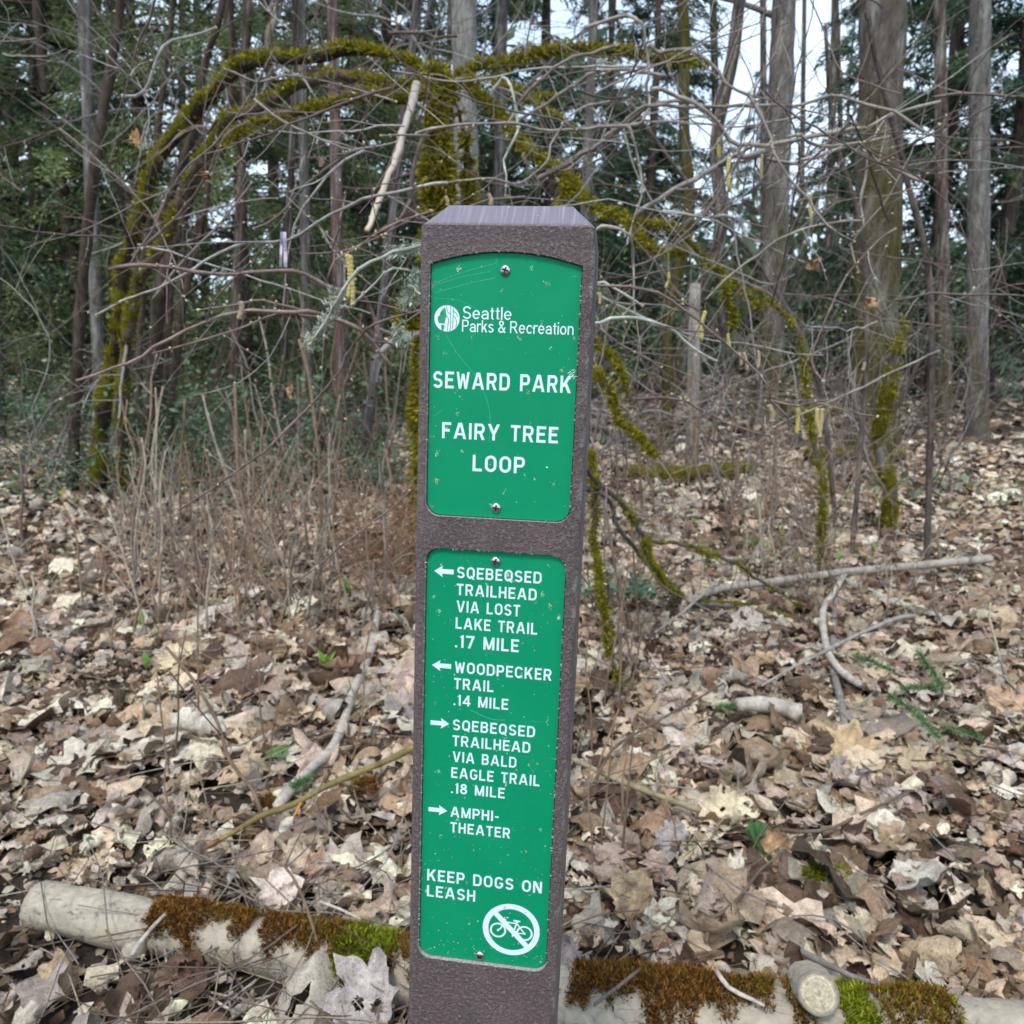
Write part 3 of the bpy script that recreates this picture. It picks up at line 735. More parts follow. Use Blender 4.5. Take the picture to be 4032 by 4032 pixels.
# ------------------------------------------------------------------ dead leaves
LOBES = {"maple": [0, 0.95, -0.95, 1.9, -1.9], "oval": [0]}
def leaf_template(kind, rings, seg, crumple=0.17, curl=None, holes=0.0, core=.56):
    """one dry leaf of about unit size, stalk end towards -x"""
    th = np.linspace(-np.pi, np.pi, seg, endpoint=False) + rng.normal(0, .05)
    if kind == "maple":
        r = np.full(seg, core)
        for a, l in zip(LOBES["maple"], (1.0, .95, .95, .72, .72)):
            d = np.abs((th - a + np.pi) % (2 * np.pi) - np.pi)
            r = np.maximum(r, core + (l - core) * np.exp(-(d / .30) ** 2))
        r *= 1 + rng.normal(0, .12, seg)
    elif kind == "oval":
        r = 1.0 / np.sqrt(np.cos(th) ** 2 + (np.sin(th) / .62) ** 2) * (1 + rng.normal(0, .09, seg))
    else:                                                     # torn fragment
        r = 0.75 * (1 + rng.normal(0, .22, seg))
    fr = np.linspace(0, 1, rings + 1)[1:]
    V = [[0, 0, 0]]; Fq, Ft = [], []
    x = np.concatenate([[0], np.outer(fr, r * np.cos(th)).ravel()]); y = np.concatenate([[0], np.outer(fr, r * np.sin(th)).ravel()])
    z = np.zeros_like(x); rad = np.hypot(x, y); ang = np.arctan2(y, x)
    lob = LOBES.get(kind, [0])
    dv = np.min([np.abs((ang - a + np.pi) % (2 * np.pi) - np.pi) for a in lob], 0)
    z += rng.uniform(.05, .16) * np.minimum(dv, .5) * rad                    # raised between the veins
    for _ in range(4):
        k = rng.normal(0, 3.4, 2); z += crumple * rng.uniform(.4, 1) * np.sin(k[0] * x + k[1] * y + rng.uniform(0, 6)) * (0.25 + rad) * .6
    for _ in range(4):
        k = rng.normal(0, 8.5, 2); z += crumple * .30 * np.sin(k[0] * x + k[1] * y + rng.uniform(0, 6)) * rad
    z += rng.normal(0, crumple * .16, len(z)) * rad
    z += rng.uniform(-.1, .45) * rad ** 2
    # roll the blade about one axis
    k = rng.choice([rng.uniform(.3, 1.2), rng.uniform(1.2, 2.6)], p=[.6, .4]) * rng.choice([-1, 1], p=[.3, .7]) if curl is None else curl
    a = rng.uniform(0, np.pi); u = x * np.cos(a) + y * np.sin(a); v = -x * np.sin(a) + y * np.cos(a)
    off = rng.uniform(-.3, .3); uu = u - off
    R_ = 1 / k; uu2 = (R_ - z) * np.sin(uu * k); zz = R_ - (R_ - z) * np.cos(uu * k)
    x, y, z = uu2 * np.cos(a) - v * np.sin(a), uu2 * np.sin(a) + v * np.cos(a), zz
    P = np.stack([x, y, z], 1); P -= P.mean(0)
    i = np.arange(seg); j = (i + 1) % seg
    Ft = np.stack([np.zeros(seg, int), 1 + i, 1 + j], 1)
    Fq = np.concatenate([np.stack([1 + q * seg + i, 1 + (q + 1) * seg + i, 1 + (q + 1) * seg + j, 1 + q * seg + j], 1) for q in range(rings - 1)]) if rings > 1 else np.zeros((0, 4), int)
    if holes and len(Fq):
        c = rng.uniform(-.6, .6, (int(1 + holes * 6), 2)); m = P[Fq].mean(1)[:, :2]
        d = np.min(np.hypot(m[:, None, 0] - c[None, :, 0], m[:, None, 1] - c[None, :, 1]), 1)
        keep = d > rng.uniform(.07, .15); Fq = Fq[keep]
    shade = 1 - .25 * np.exp(-(dv / .07) ** 2) + rng.normal(0, .05, len(x))
    shade[0] = 1
    return P, Fq, Ft, shade
def matted(x, y):
    return np.clip(.5 + .5 * np.sin(4.1 * x + 2.2 * np.sin(1.9 * y)) * np.sin(3.3 * y + 1.4 * x + .6) + .25 * np.sin(9 * x - 7 * y), 0, 1)
def rot_mats(n, tilt_sd, flip=0.45):
    yaw = rng.uniform(0, 2 * np.pi, n); tdir = rng.uniform(0, 2 * np.pi, n); t = np.abs(rng.normal(0, tilt_sd, n))
    t = np.where(rng.random(n) < flip, np.pi - t, t)
    c, s = np.cos(yaw), np.sin(yaw); Rz = np.zeros((n, 3, 3)); Rz[:, 0, 0] = c; Rz[:, 0, 1] = -s; Rz[:, 1, 0] = s; Rz[:, 1, 1] = c; Rz[:, 2, 2] = 1
    ax_ = np.stack([np.cos(tdir), np.sin(tdir), np.zeros(n)], 1)
    K = np.zeros((n, 3, 3)); K[:, 0, 2] = ax_[:, 1]; K[:, 1, 2] = -ax_[:, 0]; K[:, 2, 0] = -ax_[:, 1]; K[:, 2, 1] = ax_[:, 0]
    I = np.eye(3)[None]
    Rt = I + np.sin(t)[:, None, None] * K + (1 - np.cos(t))[:, None, None] * (K @ K)
    return Rt @ Rz
SRGB = lambda *c: np.array([((v / 255 + .055) / 1.055) ** 2.4 if v > 10 else v / 3294 for v in c])
PAL = np.array([SRGB(214, 186, 150), SRGB(232, 216, 186), SRGB(198, 182, 168), SRGB(168, 134, 102), SRGB(112, 82, 60), SRGB(208, 178, 158), SRGB(190, 156, 118), SRGB(216, 204, 188), SRGB(152, 112, 78), SRGB(184, 158, 140)])
PALW = np.array([.15, .11, .13, .13, .10, .08, .11, .09, .06, .08]); PALW /= PALW.sum()
PAL = PAL * .66 + PAL.mean(1, keepdims=True) * np.array([1.06, 1.0, .90]) * .34
PAL = PAL * np.array([1.03, 1.0, .94])
def leaf_cols(n):
    return PAL[rng.choice(len(PAL), n, p=PALW)] * rng.uniform(.6, 1.32, (n, 1)) * (1 + rng.normal(0, .02, (n, 3)))
def scatter(mb, templates, pos, scale, R, col):
    which = rng.integers(0, len(templates), len(pos))
    for k, (P, Fq, Ft, sh) in enumerate(templates):
        ix = np.where(which == k)[0]
        if not len(ix): continue
        V = np.einsum('nij,vj->nvi', R[ix] * scale[ix, None, None], P) + pos[ix, None]
        nv = len(P); off = (np.arange(len(ix)) * nv)[:, None, None]
        C = np.clip(col[ix, None, :] * sh[None, :, None], 0, .9)
        mb.add(V, q=(Fq[None] + off).reshape(-1, 4) if len(Fq) else None, t=(Ft[None] + off).reshape(-1, 3), c=C.reshape(-1, 3))
# where the fallen log lies
LOGPX = [(150, 3560), (400, 3610), (620, 3655), (900, 3700), (1200, 3760), (1550, 3835), (1900, 3890), (2300, 3975), (2750, 4045), (3150, 4080), (3600, 4110), (4100, 4150)]
log_r = np.array([.045, .048, .050, .052, .054, 0.056, .060, .066, .072, .074, .072, .070])
LP = np.array([on_ground(p[0], p[1], r * .95) for p, r in zip(LOGPX, log_r)])
LC = catmull(LP, .02); LR = np.interp(np.linspace(0, 1, len(LC)), np.linspace(0, 1, len(log_r)), log_r)
def clear_of_log(x, y, r):
    d = np.min(np.hypot(x[:, None] - LC[None, :, 0], y[:, None] - LC[None, :, 1]), 1)
    return d > .045 + r * .75
def bare(px_x, y):                                       # thinner cover on the dark soil in front of the log
    return (y < 1.42 - 0.16 * px_x) & (px_x < 0.0)
def build_litter():
    mb = MB()
    kinds = ["maple", "frag", "oval", "maple", "frag", "oval", "maple"]
    near = [leaf_template(kinds[i % 7], 6, 28 if kinds[i % 7] == "maple" else 22, holes=.9 if i % 3 == 0 else 0) for i in range(42)]
    n = 11500
    y = np.sqrt(rng.uniform(.75 ** 2, 3.8 ** 2, n)); x = rng.uniform(-1, 1, n) * (y * .78 + .35)
    pit = (np.sin(5.7 * x + 3.1 * y + 1) * np.sin(6.3 * y - 2.7 * x) + .6 * np.sin(13 * x + 4 * y) * np.sin(11 * y - 5 * x)) > .72
    keep = ~(bare(x, y) & (rng.random(n) < .5)) & ~(pit & (rng.random(n) < .75)); x, y = x[keep], y[keep]; n = len(x)
    sc_ = np.clip(rng.lognormal(math.log(.044), .45, n), .014, .105) * (.8 + .5 * matted(x, y))
    ok = clear_of_log(x, y, sc_); x, y, sc_ = x[ok], y[ok], sc_[ok]; n = len(x)
    lift = rng.uniform(.0, .06, n) + .02 * np.sin(7 * x + 2 * np.sin(3 * y)) * np.sin(6 * y + x)
    scatter(mb, near, np.stack([x, y, gz(x, y) + lift], 1), sc_, rot_mats(n, .28 + .5 * (1 - matted(x, y))), leaf_cols(n))
    midt = [leaf_template(kinds[i % 7], 2, 14) for i in range(24)]
    n = 21000
    y = np.sqrt(rng.uniform(3.5 ** 2, 9.5 ** 2, n)); x = rng.uniform(-1, 1, n) * (y * .78 + .4)
    keep = rng.random(n) < np.clip(1.25 - .05 * y - .06 * np.maximum(0, -x - 0.2) * (y > 6), .25, 1); x, y = x[keep], y[keep]; n = len(x)
    scatter(mb, midt, np.stack([x, y, gz(x, y) + rng.uniform(0, .05, n)], 1), np.clip(rng.lognormal(math.log(.05), .35, n), .02, .1), rot_mats(n, .45), leaf_cols(n))
    fart = [leaf_template("maple", 1, 8) for i in range(12)]
    n = 26000
    y = np.sqrt(rng.uniform(9 ** 2, 34 ** 2, n)); x = rng.uniform(-1, 1, n) * (y * .8 + 1)
    scatter(mb, fart, np.stack([x, y, gz(x, y) + rng.uniform(0, .06, n)], 1), rng.uniform(.06, .13, n), rot_mats(n, .5), leaf_cols(n) * .9)
    # crumbs of broken leaf between them
    crumbs = [leaf_template("frag", 1, 6, .2) for i in range(10)]
    n = 26000
    y = np.sqrt(rng.uniform(.75 ** 2, 4.5 ** 2, n)); x = rng.uniform(-1, 1, n) * (y * .78 + .35)
    scatter(mb, crumbs, np.stack([x, y, gz(x, y) + rng.uniform(0, .045, n)], 1), rng.uniform(.006, .02, n), rot_mats(n, .7), leaf_cols(n) * .85)
    # a fallen maple stalk or needle here and there
    n = 2600
    y = np.sqrt(rng.uniform(.8 ** 2, 5 ** 2, n)); x = rng.uniform(-1, 1, n) * (y * .75 + .3)
    for i in range(n):
        a = rng.uniform(0, 6.3); L = rng.uniform(.04, .16); d = np.array([math.cos(a), math.sin(a), rng.normal(0, .18)])
        p = np.array([x[i], y[i], gz(x[i], y[i]) + rng.uniform(.015, .065)]); m = p + d * L * .5 + rng.normal(0, L * .06, 3)
        tube(mb, [p, m, p + d * L], rng.uniform(.0008, .0017), 3, np.array([.22, .155, .10]) * rng.uniform(.5, 1.7), caps=False)
    # long bleached straws and stalks lying through it
    n = 1500
    y = np.sqrt(rng.uniform(.85 ** 2, 5.5 ** 2, n)); x = rng.uniform(-1, 1, n) * (y * .75 + .3); x[:160] = rng.uniform(-.75, .0, 160); y[:160] = rng.uniform(1.05, 1.45, 160)
    for i in range(n):
        a = rng.uniform(0, 6.3); L = rng.uniform(.12, .42); d = np.array([math.cos(a), math.sin(a), rng.normal(.04, .12)])
        p = np.array([x[i], y[i], gz(x[i], y[i]) + rng.uniform(.03, .075)]); q = [p + d * L * u + rng.normal(0, L * .035, 3) * [1, 1, .5] for u in (0, .35, .7, 1)]
        tube(mb, catmull(q, .06), rng.uniform(.0009, .0022), 3, random.choice([np.array([.42, .34, .24]), np.array([.30, .22, .15]), np.array([.16, .11, .08]), np.array([.34, .30, .27])]) * rng.uniform(.7, 1.3), caps=False)
    tag(mb.build("leaf_litter", M_leaf), "deep layer of dry tan and grey fallen leaves", "leaf litter", kind="stuff")
build_litter()

def big_leaf(px, py, wpx, label, colr, kind="maple", tilt=(0.5, 0.0), yaw=0.0, z=.045, curl=.7, holes=0.0, cat="dead leaf", group="large dead leaves on the litter", mat=M_leaf, name="dead_leaf", y=None):
    p = on_ground(px, py, z) if y is None else at_y(px, py, y)
    depth = (p - EYE) @ FWD; s = wpx / F_PX * depth / 1.75
    P, Fq, Ft, sh = leaf_template(kind, 9, 44, .17, curl=curl, holes=max(holes, .25), core=.68)
    R = (Matrix.Rotation(tilt[0], 3, 'X') @ Matrix.Rotation(tilt[1], 3, 'Y') @ Matrix.Rotation(yaw, 3, 'Z'))
    V = (np.array(R) @ (P * s).T).T + p
    mb = MB(); mb.add(V, q=Fq, t=Ft, c=np.clip(np.asarray(colr)[None] * sh[:, None], 0, .9))
    if kind == "maple" and cat == "dead leaf":           # its stalk
        t0 = (np.array(R) @ np.array([-.3, 0, 0]) * s) + p; t1 = (np.array(R) @ np.array([-1.3, .15, .1]) * s) + p
        tube(mb, [t0, (t0 + t1) / 2 + [0, 0, .004], t1], .0011, 4, np.asarray(colr) * .6)
    me = mb.mesh(name); me.transform(Matrix.Translation(Vector(-p)))
    o = link(name, me, mat); o.location = Vector(p)
    return tag(o, label, cat, group)
BL = big_leaf
BL(1440, 3935, 330, "large pale lilac maple leaf lying on the log just left of the post", SRGB(196, 184, 176), tilt=(.55, .15), yaw=2.3, z=.10, curl=.9)
BL(2860, 3190, 250, "cream skeleton leaf full of holes at the end of the olive branch", SRGB(232, 216, 184), "oval", tilt=(.6, -.2), yaw=2.4, z=.05, curl=1.0, holes=1.6)
BL(3340, 2960, 230, "large pointed tan leaf standing up right of the short broken log", SRGB(214, 186, 146), tilt=(1.0, .2), yaw=1.3, z=.07, curl=.5)
BL(2500, 3560, 270, "long folded tan and cream leaf right of the post, below the olive branch", SRGB(218, 192, 156), "oval", tilt=(.8, .2), yaw=1.9, z=.05, curl=1.2)
BL(2275, 3540, 170, "cream cupped leaf with a hole touching the right side of the post", SRGB(224, 214, 190), "oval", tilt=(.5, .3), yaw=.3, z=.05, curl=1.5, holes=.3)
BL(2755, 3710, 190, "pinkish tan leaf with ragged edge just above the brown moss", SRGB(206, 174, 152), "maple", tilt=(.7, .0), yaw=.6, z=.05, curl=.5)
BL(2640, 3310, 170, "flat grey square leaf left of the green leaf", SRGB(178, 170, 166), "oval", tilt=(.5, .1), yaw=.9, z=.05, curl=.35)
BL(690, 2590, 150, "yellowish cream leaf with a dark hole beside a thin brown stem", SRGB(226, 206, 164), "maple", tilt=(.6, -.2), yaw=2.0, z=.06, curl=.6, holes=.3)
BL(735, 3400, 160, "white curled leaf with a round hole above the mossy log", SRGB(216, 204, 186), "oval", tilt=(.7, .5), yaw=1.5, z=.05, curl=1.9, holes=.3)
BL(1135, 3545, 140, "small tan leaf standing behind the log's brown moss", SRGB(208, 188, 158), "maple", tilt=(1.1, .1), yaw=.4, z=.06, curl=.8)
BL(2250, 3900, 330, "lilac grey lace-like leaf at the foot of the post's right side", SRGB(186, 176, 174), "oval", tilt=(.9, .2), yaw=1.7, z=.07, curl=.7, holes=1.2)
BL(1200, 1770, 110, "cream brown leaf caught low against the broken sapling", SRGB(208, 182, 140), "maple", tilt=(1.2, .1), yaw=1.0, z=.08, curl=.8)
BL(1560, 2880, 260, "broad grey lilac leaf touching the left side of the post", SRGB(184, 172, 166), "maple", tilt=(.55, .1), yaw=2.8, z=.05, curl=.5)
BL(1330, 3440, 300, "very wide crumpled grey tan leaf behind the log beside the post", SRGB(196, 180, 164), "maple", tilt=(.5, -.1), yaw=.2, z=.05, curl=.4)
BL(3060, 3370, 200, "orange tan leaf under the green leaf's right end", SRGB(204, 166, 126), "oval", tilt=(.6, .0), yaw=1.6, z=.04, curl=.7)
BL(3400, 3660, 220, "pale cream pointed leaf at the right above the cut stub", SRGB(224, 208, 182), "oval", tilt=(.7, -.1), yaw=2.2, z=.05, curl=1.0)
BL(3000, 3305, 200, "drooping green maple leaf between the cream skeleton leaf and a tan leaf", np.array([.055, .13, .03]), "maple", tilt=(.5, .5), yaw=-.6, z=.06, curl=.9, cat="green leaf", group=None, mat=M_green, name="green_leaf")
BL(1090, 2965, 90, "small fresh green leaf over the litter left of the post", np.array([.12, .20, .06]), "oval", tilt=(.4, .3), yaw=.7, z=.07, curl=.5, cat="green leaf", group=None, mat=M_green, name="green_leaf")
BL(2940, 3540, 80, "dark green leaf half under a cream curled leaf", np.array([.05, .11, .02]), "oval", tilt=(.5, .3), yaw=.2, z=.05, curl=.6, cat="green leaf", group=None, mat=M_green, name="green_leaf")
HG = "dead leaves caught on twigs"
BL(535, 548, 75, "round tan dead leaf caught on a twig by the left edge", SRGB(190, 150, 105), "maple", tilt=(1.4, .2), yaw=.5, curl=1.4, group=HG, y=1.9)
BL(1140, 1535, 62, "curled orange dead leaf hanging over the green undergrowth", SRGB(196, 150, 110), "oval", tilt=(1.3, .5), yaw=1.5, curl=2.2, group=HG, y=2.6)
BL(3203, 1045, 85, "curled brown dead leaf hanging in the twigs at upper right", SRGB(186, 140, 105), "oval", tilt=(1.4, .2), yaw=1.2, curl=2.2, group=HG, y=2.5)
BL(3430, 1195, 95, "hollow ring-shaped tan dead leaf hanging at the right edge", SRGB(196, 160, 120), "oval", tilt=(1.5, .4), yaw=1.6, curl=2.5, holes=.5, group=HG, y=2.3)
BL(1265, 635, 50, "small brown dead leaf hanging left of the pale dead stick", SRGB(165, 130, 115), "oval", tilt=(1.2, .4), yaw=.6, curl=2.0, group=HG, y=2.3)
BL(808, 690, 60, "narrow rust brown dead leaf hanging by the dark hazel stems", SRGB(150, 95, 60), "oval", tilt=(1.5, .2), yaw=1.6, curl=2.4, group=HG, y=2.3)

# ------------------------------------------------------------------ moss and bark helpers
MOSS = [np.array([.38, .345, .030]), np.array([.26, .23, .026]), np.array([.50, .455, .045]), np.array([.16, .13, .024])]
MOSS_G = [np.array([.33, .40, .030]), np.array([.22, .28, .022]), np.array([.18, .18, .022])]
MOSS_R = [np.array([.25, .105, .022]), np.array([.33, .155, .035]), np.array([.11, .048, .016]), np.array([.30, .17, .05])]
def pick(pal, n):
    return np.array(pal)[rng.integers(0, len(pal), n)] * rng.uniform(.6, 1.4, (n, 1))
def tufts(mb, pos, nor, size, pal, blades=4, droop=0.0):
    n = len(pos)
    for _ in range(blades):
        d = unit(nor + rng.normal(0, .55, (n, 3)) + np.array([0, 0, -droop]))
        l = size * rng.uniform(.5, 1.3, (n, 1)); side = unit(np.cross(d, rng.normal(0, 1, (n, 3)))) * l * rng.uniform(.10, .2, (n, 1))
        p = pos + rng.normal(0, size * .3, (n, 3)) if np.isscalar(size) else pos
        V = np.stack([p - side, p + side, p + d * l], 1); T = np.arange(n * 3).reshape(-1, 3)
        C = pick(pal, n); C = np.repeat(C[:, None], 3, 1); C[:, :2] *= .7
        mb.add(V, t=T, c=C.reshape(-1, 3))
def moss_on(mb, P, r, pal, density, size, up=0.5, patch=1.0, droop=0.15, jacket=True):
    """moss sleeve on a limb: lumpy jacket plus tufts; up biases it to the top side, patch<1 leaves bare gaps"""
    P = np.asarray(P); n = len(P); r = np.broadcast_to(np.asarray(r, float), (n,))
    L = np.concatenate([[0], np.cumsum(np.linalg.norm(np.diff(P, axis=0), axis=1))])
    ph = rng.uniform(0, 6.3, 3)
    pat = lambda s: (np.sin(s * 9 + ph[0]) + np.sin(s * 23 + ph[1]) + .7 * np.sin(s * 51 + ph[2])) / 2.7
    if jacket:
        w = np.clip((pat(L) + 1) / 2 - (1 - patch), 0.0, 1) ; Q = P + np.array([0, 0, 1]) * (r * .35 * up)[:, None] if np.ndim(r) else P
        tube(mb, Q, np.maximum(r * (.92 + .55 * w) + size * .12 * w, 1e-4), 9, MOSS[3] * 0 + np.mean(pal, 0) * .45, rough=.10)
    T, N, B = frames(P)
    m = int(L[-1] * density)
    if m < 1: return
    s = rng.uniform(0, L[-1], m * 2); s = s[(pat(s) + 1) / 2 > (1 - patch) + rng.normal(0, .06, len(s))][:m]; m = len(s)
    i = np.clip(np.searchsorted(L, s) - 1, 0, n - 2); u = ((s - L[i]) / np.maximum(L[i + 1] - L[i], 1e-9))[:, None]
    a = rng.uniform(0, 2 * np.pi, m)
    nor = np.cos(a)[:, None] * N[i] + np.sin(a)[:, None] * B[i]
    nor = unit(nor + np.array([0, 0, up]))
    p = P[i] * (1 - u) + P[i + 1] * u + nor * (r[i] * 1.12)[:, None]
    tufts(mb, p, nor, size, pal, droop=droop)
def trace(px, y0, y1, step=.03, jit=0.0):
    """a limb followed through the photo, its distance running from y0 to y1"""
    n = len(px); y = np.linspace(y0, y1, n) if np.ndim(y0) == 0 else np.asarray(y0)
    P = np.array([at_y(p[0], p[1], yy) for p, yy in zip(px, y)])
    if jit: P[1:-1] += rng.normal(0, jit, (n - 2, 3)) * np.array([.3, 1, .3])
    return catmull(P, step)
def wpx(w, y):                                            # half a width measured in the photo, at distance y
    return w / 2 / F_PX * y
BARK = {"grey": np.array([.20, .18, .165]), "brown": np.array([.13, .095, .07]), "dark": np.array([.065, .048, .038]), "pale": np.array([.42, .37, .31]), "red": np.array([.17, .105, .085]), "olive": np.array([.19, .145, .05]), "lichen": np.array([.43, .44, .36])}
def limb(parent, name, P, r0, r1, c, k=7, rough=.05, mat=M_twig):
    mb = MB(); n = len(P); r = np.linspace(r0, r1, n) * (1 + .08 * np.sin(np.arange(n) * .9 + rng.uniform(0, 6)))
    cc = np.repeat(np.asarray(c)[None] * (1 + rng.normal(0, .12, (n + 2, 1))), k, 0)
    tube(mb, P, r, k, cc, rough=rough)
    return mb.build(name, mat, parent), r
# ------------------------------------------------------------------ the mossy log across the bottom
M_log, nt_, b_ = mat_new("log_bark")
n1 = noise(nt_, 38, 8, 0.72, dist=.6); n2 = noise(nt_, 9, 4, 0.6)
c1 = ramp(nt_, n1.outputs[0], [(0.32, (0.07, 0.05, 0.035)), (0.42, (0.30, 0.26, 0.20)), (0.58, (0.42, 0.36, 0.265)), (0.8, (0.56, 0.50, 0.39))])
lm_ = node(nt_, 'ShaderNodeMapping'); lm_.inputs['Scale'].default_value = (14, 60, 60); lt_ = node(nt_, 'ShaderNodeTexCoord'); nt_.links.new(lt_.outputs['Object'], lm_.inputs[0])
cr_ = noise(nt_, 1.0, 7, .75, vec=lm_.outputs[0], dist=1.2)
c1 = mix(nt_, c1, (0.06, 0.045, 0.03), ramp(nt_, cr_.outputs[0], [(.36, .85), (.43, 0.0)]))
c1 = mix(nt_, c1, (0.36, 0.31, 0.24), ramp(nt_, n2.outputs[0], [(0.45, 0.0), (0.7, 0.5)]))
nt_.links.new(c1, b_.inputs["Base Color"]); b_.inputs["Roughness"].default_value = 0.8
bump(nt_, b_, n1.outputs[0], 0.9, 0.005)
log_root = empty("fallen_log", LP[5] * [1, 1, 0], "pale barked fallen log with rusty brown moss lying behind the post along the bottom", "log")
mb = MB(); kk = 30
rr = LR * (1 + .05 * np.sin(np.arange(len(LC)) * .23) + .03 * np.sin(np.arange(len(LC)) * .61 + 2))
tube(mb, LC, rr, kk, (.5, .46, .38), rough=.022)
trunk_o = mb.build("log", M_log, log_root)
mb = MB()                                               # knot stub on the left end
kp = on_ground(545, 3725, .05); tube(mb, [kp + [0, .03, 0], kp + [-.005, -.012, .0], kp + [-.008, -.028, -.002]], [.024, .021, .016], 14, (.5, .46, .38), rough=.05)
mb.build("knot", M_log, log_root)
def log_moss(name, x0, x1, pal, size, dens, top=(.2, 1.0), label=None):
    """moss patch between two pixel columns of the log; top = range of side angle (0 toward the lens, 1 over the crest)"""
    T, N, B = frames(LC)
    depth = (LC - EYE) @ FWD; px = (LC @ RIGHT) * F_PX / depth + C_PX
    ii = np.where((px > x0) & (px < x1))[0]
    n = int(dens * 1.6 * len(ii)); i = ii[rng.integers(0, len(ii), n)]; fr = rng.uniform(0, 1, n)[:, None]
    C0 = LC[i] * (1 - fr) + LC[np.minimum(i + 1, len(LC) - 1)] * fr; pxx = px[i] * (1 - fr[:, 0]) + px[np.minimum(i + 1, len(LC) - 1)] * fr[:, 0]
    u = (pxx - x0) / (x1 - x0); s = rng.uniform(0, 1, n)
    edge = .13 * np.sin(pxx * .021) + .09 * np.sin(pxx * .043 + 1) + .06 * np.sin(pxx * .083) + rng.normal(0, .03, n)
    a = top[0] + edge + s * (top[1] - top[0] - edge)
    keep = (np.abs(u - .5) < .5 - rng.uniform(0, .06, n)); i, a, C0, pxx = i[keep], a[keep], C0[keep], pxx[keep]; n = len(i)
    ang = np.pi * (0.0 + a * .75)
    front = unit(np.stack([np.zeros(n), -np.ones(n), np.zeros(n)], 1) - T[i] * ((-T[i][:, 1])[:, None])); up = unit(np.cross(T[i], front)); up *= np.sign(up[:, 2:3])
    nor = unit(np.cos(ang)[:, None] * front + np.sin(ang)[:, None] * up)
    lump = .75 + .35 * np.sin(pxx * .035 + a * 7) * np.sin(a * 11 + pxx * .013)
    p = C0 + nor * (rr[i] + .001 + .007 * np.clip(lump, 0, 2))[:, None] + rng.normal(0, .002, (n, 3))
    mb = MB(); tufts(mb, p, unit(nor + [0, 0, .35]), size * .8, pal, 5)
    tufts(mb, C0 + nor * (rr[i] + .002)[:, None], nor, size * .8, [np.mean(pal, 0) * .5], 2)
    return mb.build(name, M_moss, log_root)
for args in ((615, 830, MOSS_R, .012, 90, (.22, 1)), (800, 1000, MOSS_R + [MOSS[1]], .010, 50, (.55, 1)), (930, 1010, MOSS_R, .010, 40, (.35, .8)), (1010, 1190, MOSS_R, .011, 80, (.45, 1)), (1180, 1390, MOSS_R + [MOSS[1]], .011, 85, (.34, 1)),
             (1340, 1560, MOSS_G + [MOSS[1]], .014, 110, (.20, 1)), (1545, 1700, MOSS_R + [MOSS[1]], .010, 60, (.3, 1)), (2210, 2480, MOSS_R, .012, 90, (.52, 1)), (2420, 2860, MOSS_R, .013, 100, (.40, 1)),
             (2830, 3060, MOSS_R + [MOSS[1], MOSS[3]], .011, 55, (.62, 1)), (3060, 3190, MOSS_R + [MOSS[1]], .012, 70, (.15, 1)), (3270, 3420, MOSS_G + [MOSS[0]], .014, 110, (.10, 1)), (3400, 3760, MOSS_R + MOSS[:2], .012, 80, (.2, 1))):
    log_moss("moss", args[0], args[1], args[2], args[3], args[4], args[5])
# sawn branch stub
sp = on_ground(3222, 3912, .185); sdir = unit(np.array([-.20, -.74, .64])); sa = sp - sdir * .10
mb = MB(); tube(mb, [sa, sa + sdir * .05, sa + sdir * .09, sp], [.044, .034, .0315, .0305], 26, (.24, .21, .18), rough=.02, caps=False)
stub = mb.build("cut_stub", M_log, log_root)
M_cut = mat_vc("sawn_wood", 160, .65, 1.25, .8, .2, (.4, .002))
e1 = unit(np.cross(sdir, [0, 0, 1])); e2 = np.cross(sdir, e1)
mb = MB(); K = 48; NR = 15; V = [sp + sdir * .0035]; C = [np.array([.30, .25, .17])]
crack = rng.random(K) < .05
for f_ in range(1, NR + 1):
    ring = rng.uniform(.78, 1.12)
    for i in range(K):
        a = 2 * np.pi * i / K; u = f_ / NR; w_ = 1 + .03 * math.sin(3 * a + 1)
        V.append(sp + (e1 * math.cos(a) + e2 * math.sin(a)) * .0294 * u * w_ + sdir * (.0035 - .002 * u ** 3 + rng.normal(0, .00025)))
        c_ = np.array([.47, .41, .28]) * ring * rng.uniform(.85, 1.1) * (1 - .35 * max(0, u - .8) / .2)
        if crack[i] and u > .25: c_ = c_ * .7
        if u < .2: c_ = c_ * .7
        C.append(c_)
T = [(0, 1 + i, 1 + (i + 1) % K) for i in range(K)]; Q = [(1 + r_ * K + i, 1 + (r_ + 1) * K + i, 1 + (r_ + 1) * K + (i + 1) % K, 1 + r_ * K + (i + 1) % K) for r_ in range(NR - 1) for i in range(K)]
mb.add(V, q=Q, t=T, c=np.array(C)); mb.build("cut_face", M_cut, stub)
mb = MB()
a = np.linspace(0, 2 * np.pi, K + 1); rim = [sp + (e1 * math.cos(u) + e2 * math.sin(u)) * .0297 for u in a]
tube(mb, rim, .0026, 6, (.22, .19, .165), rough=.1, caps=False); mb.build("bark_rim", M_wood, stub)

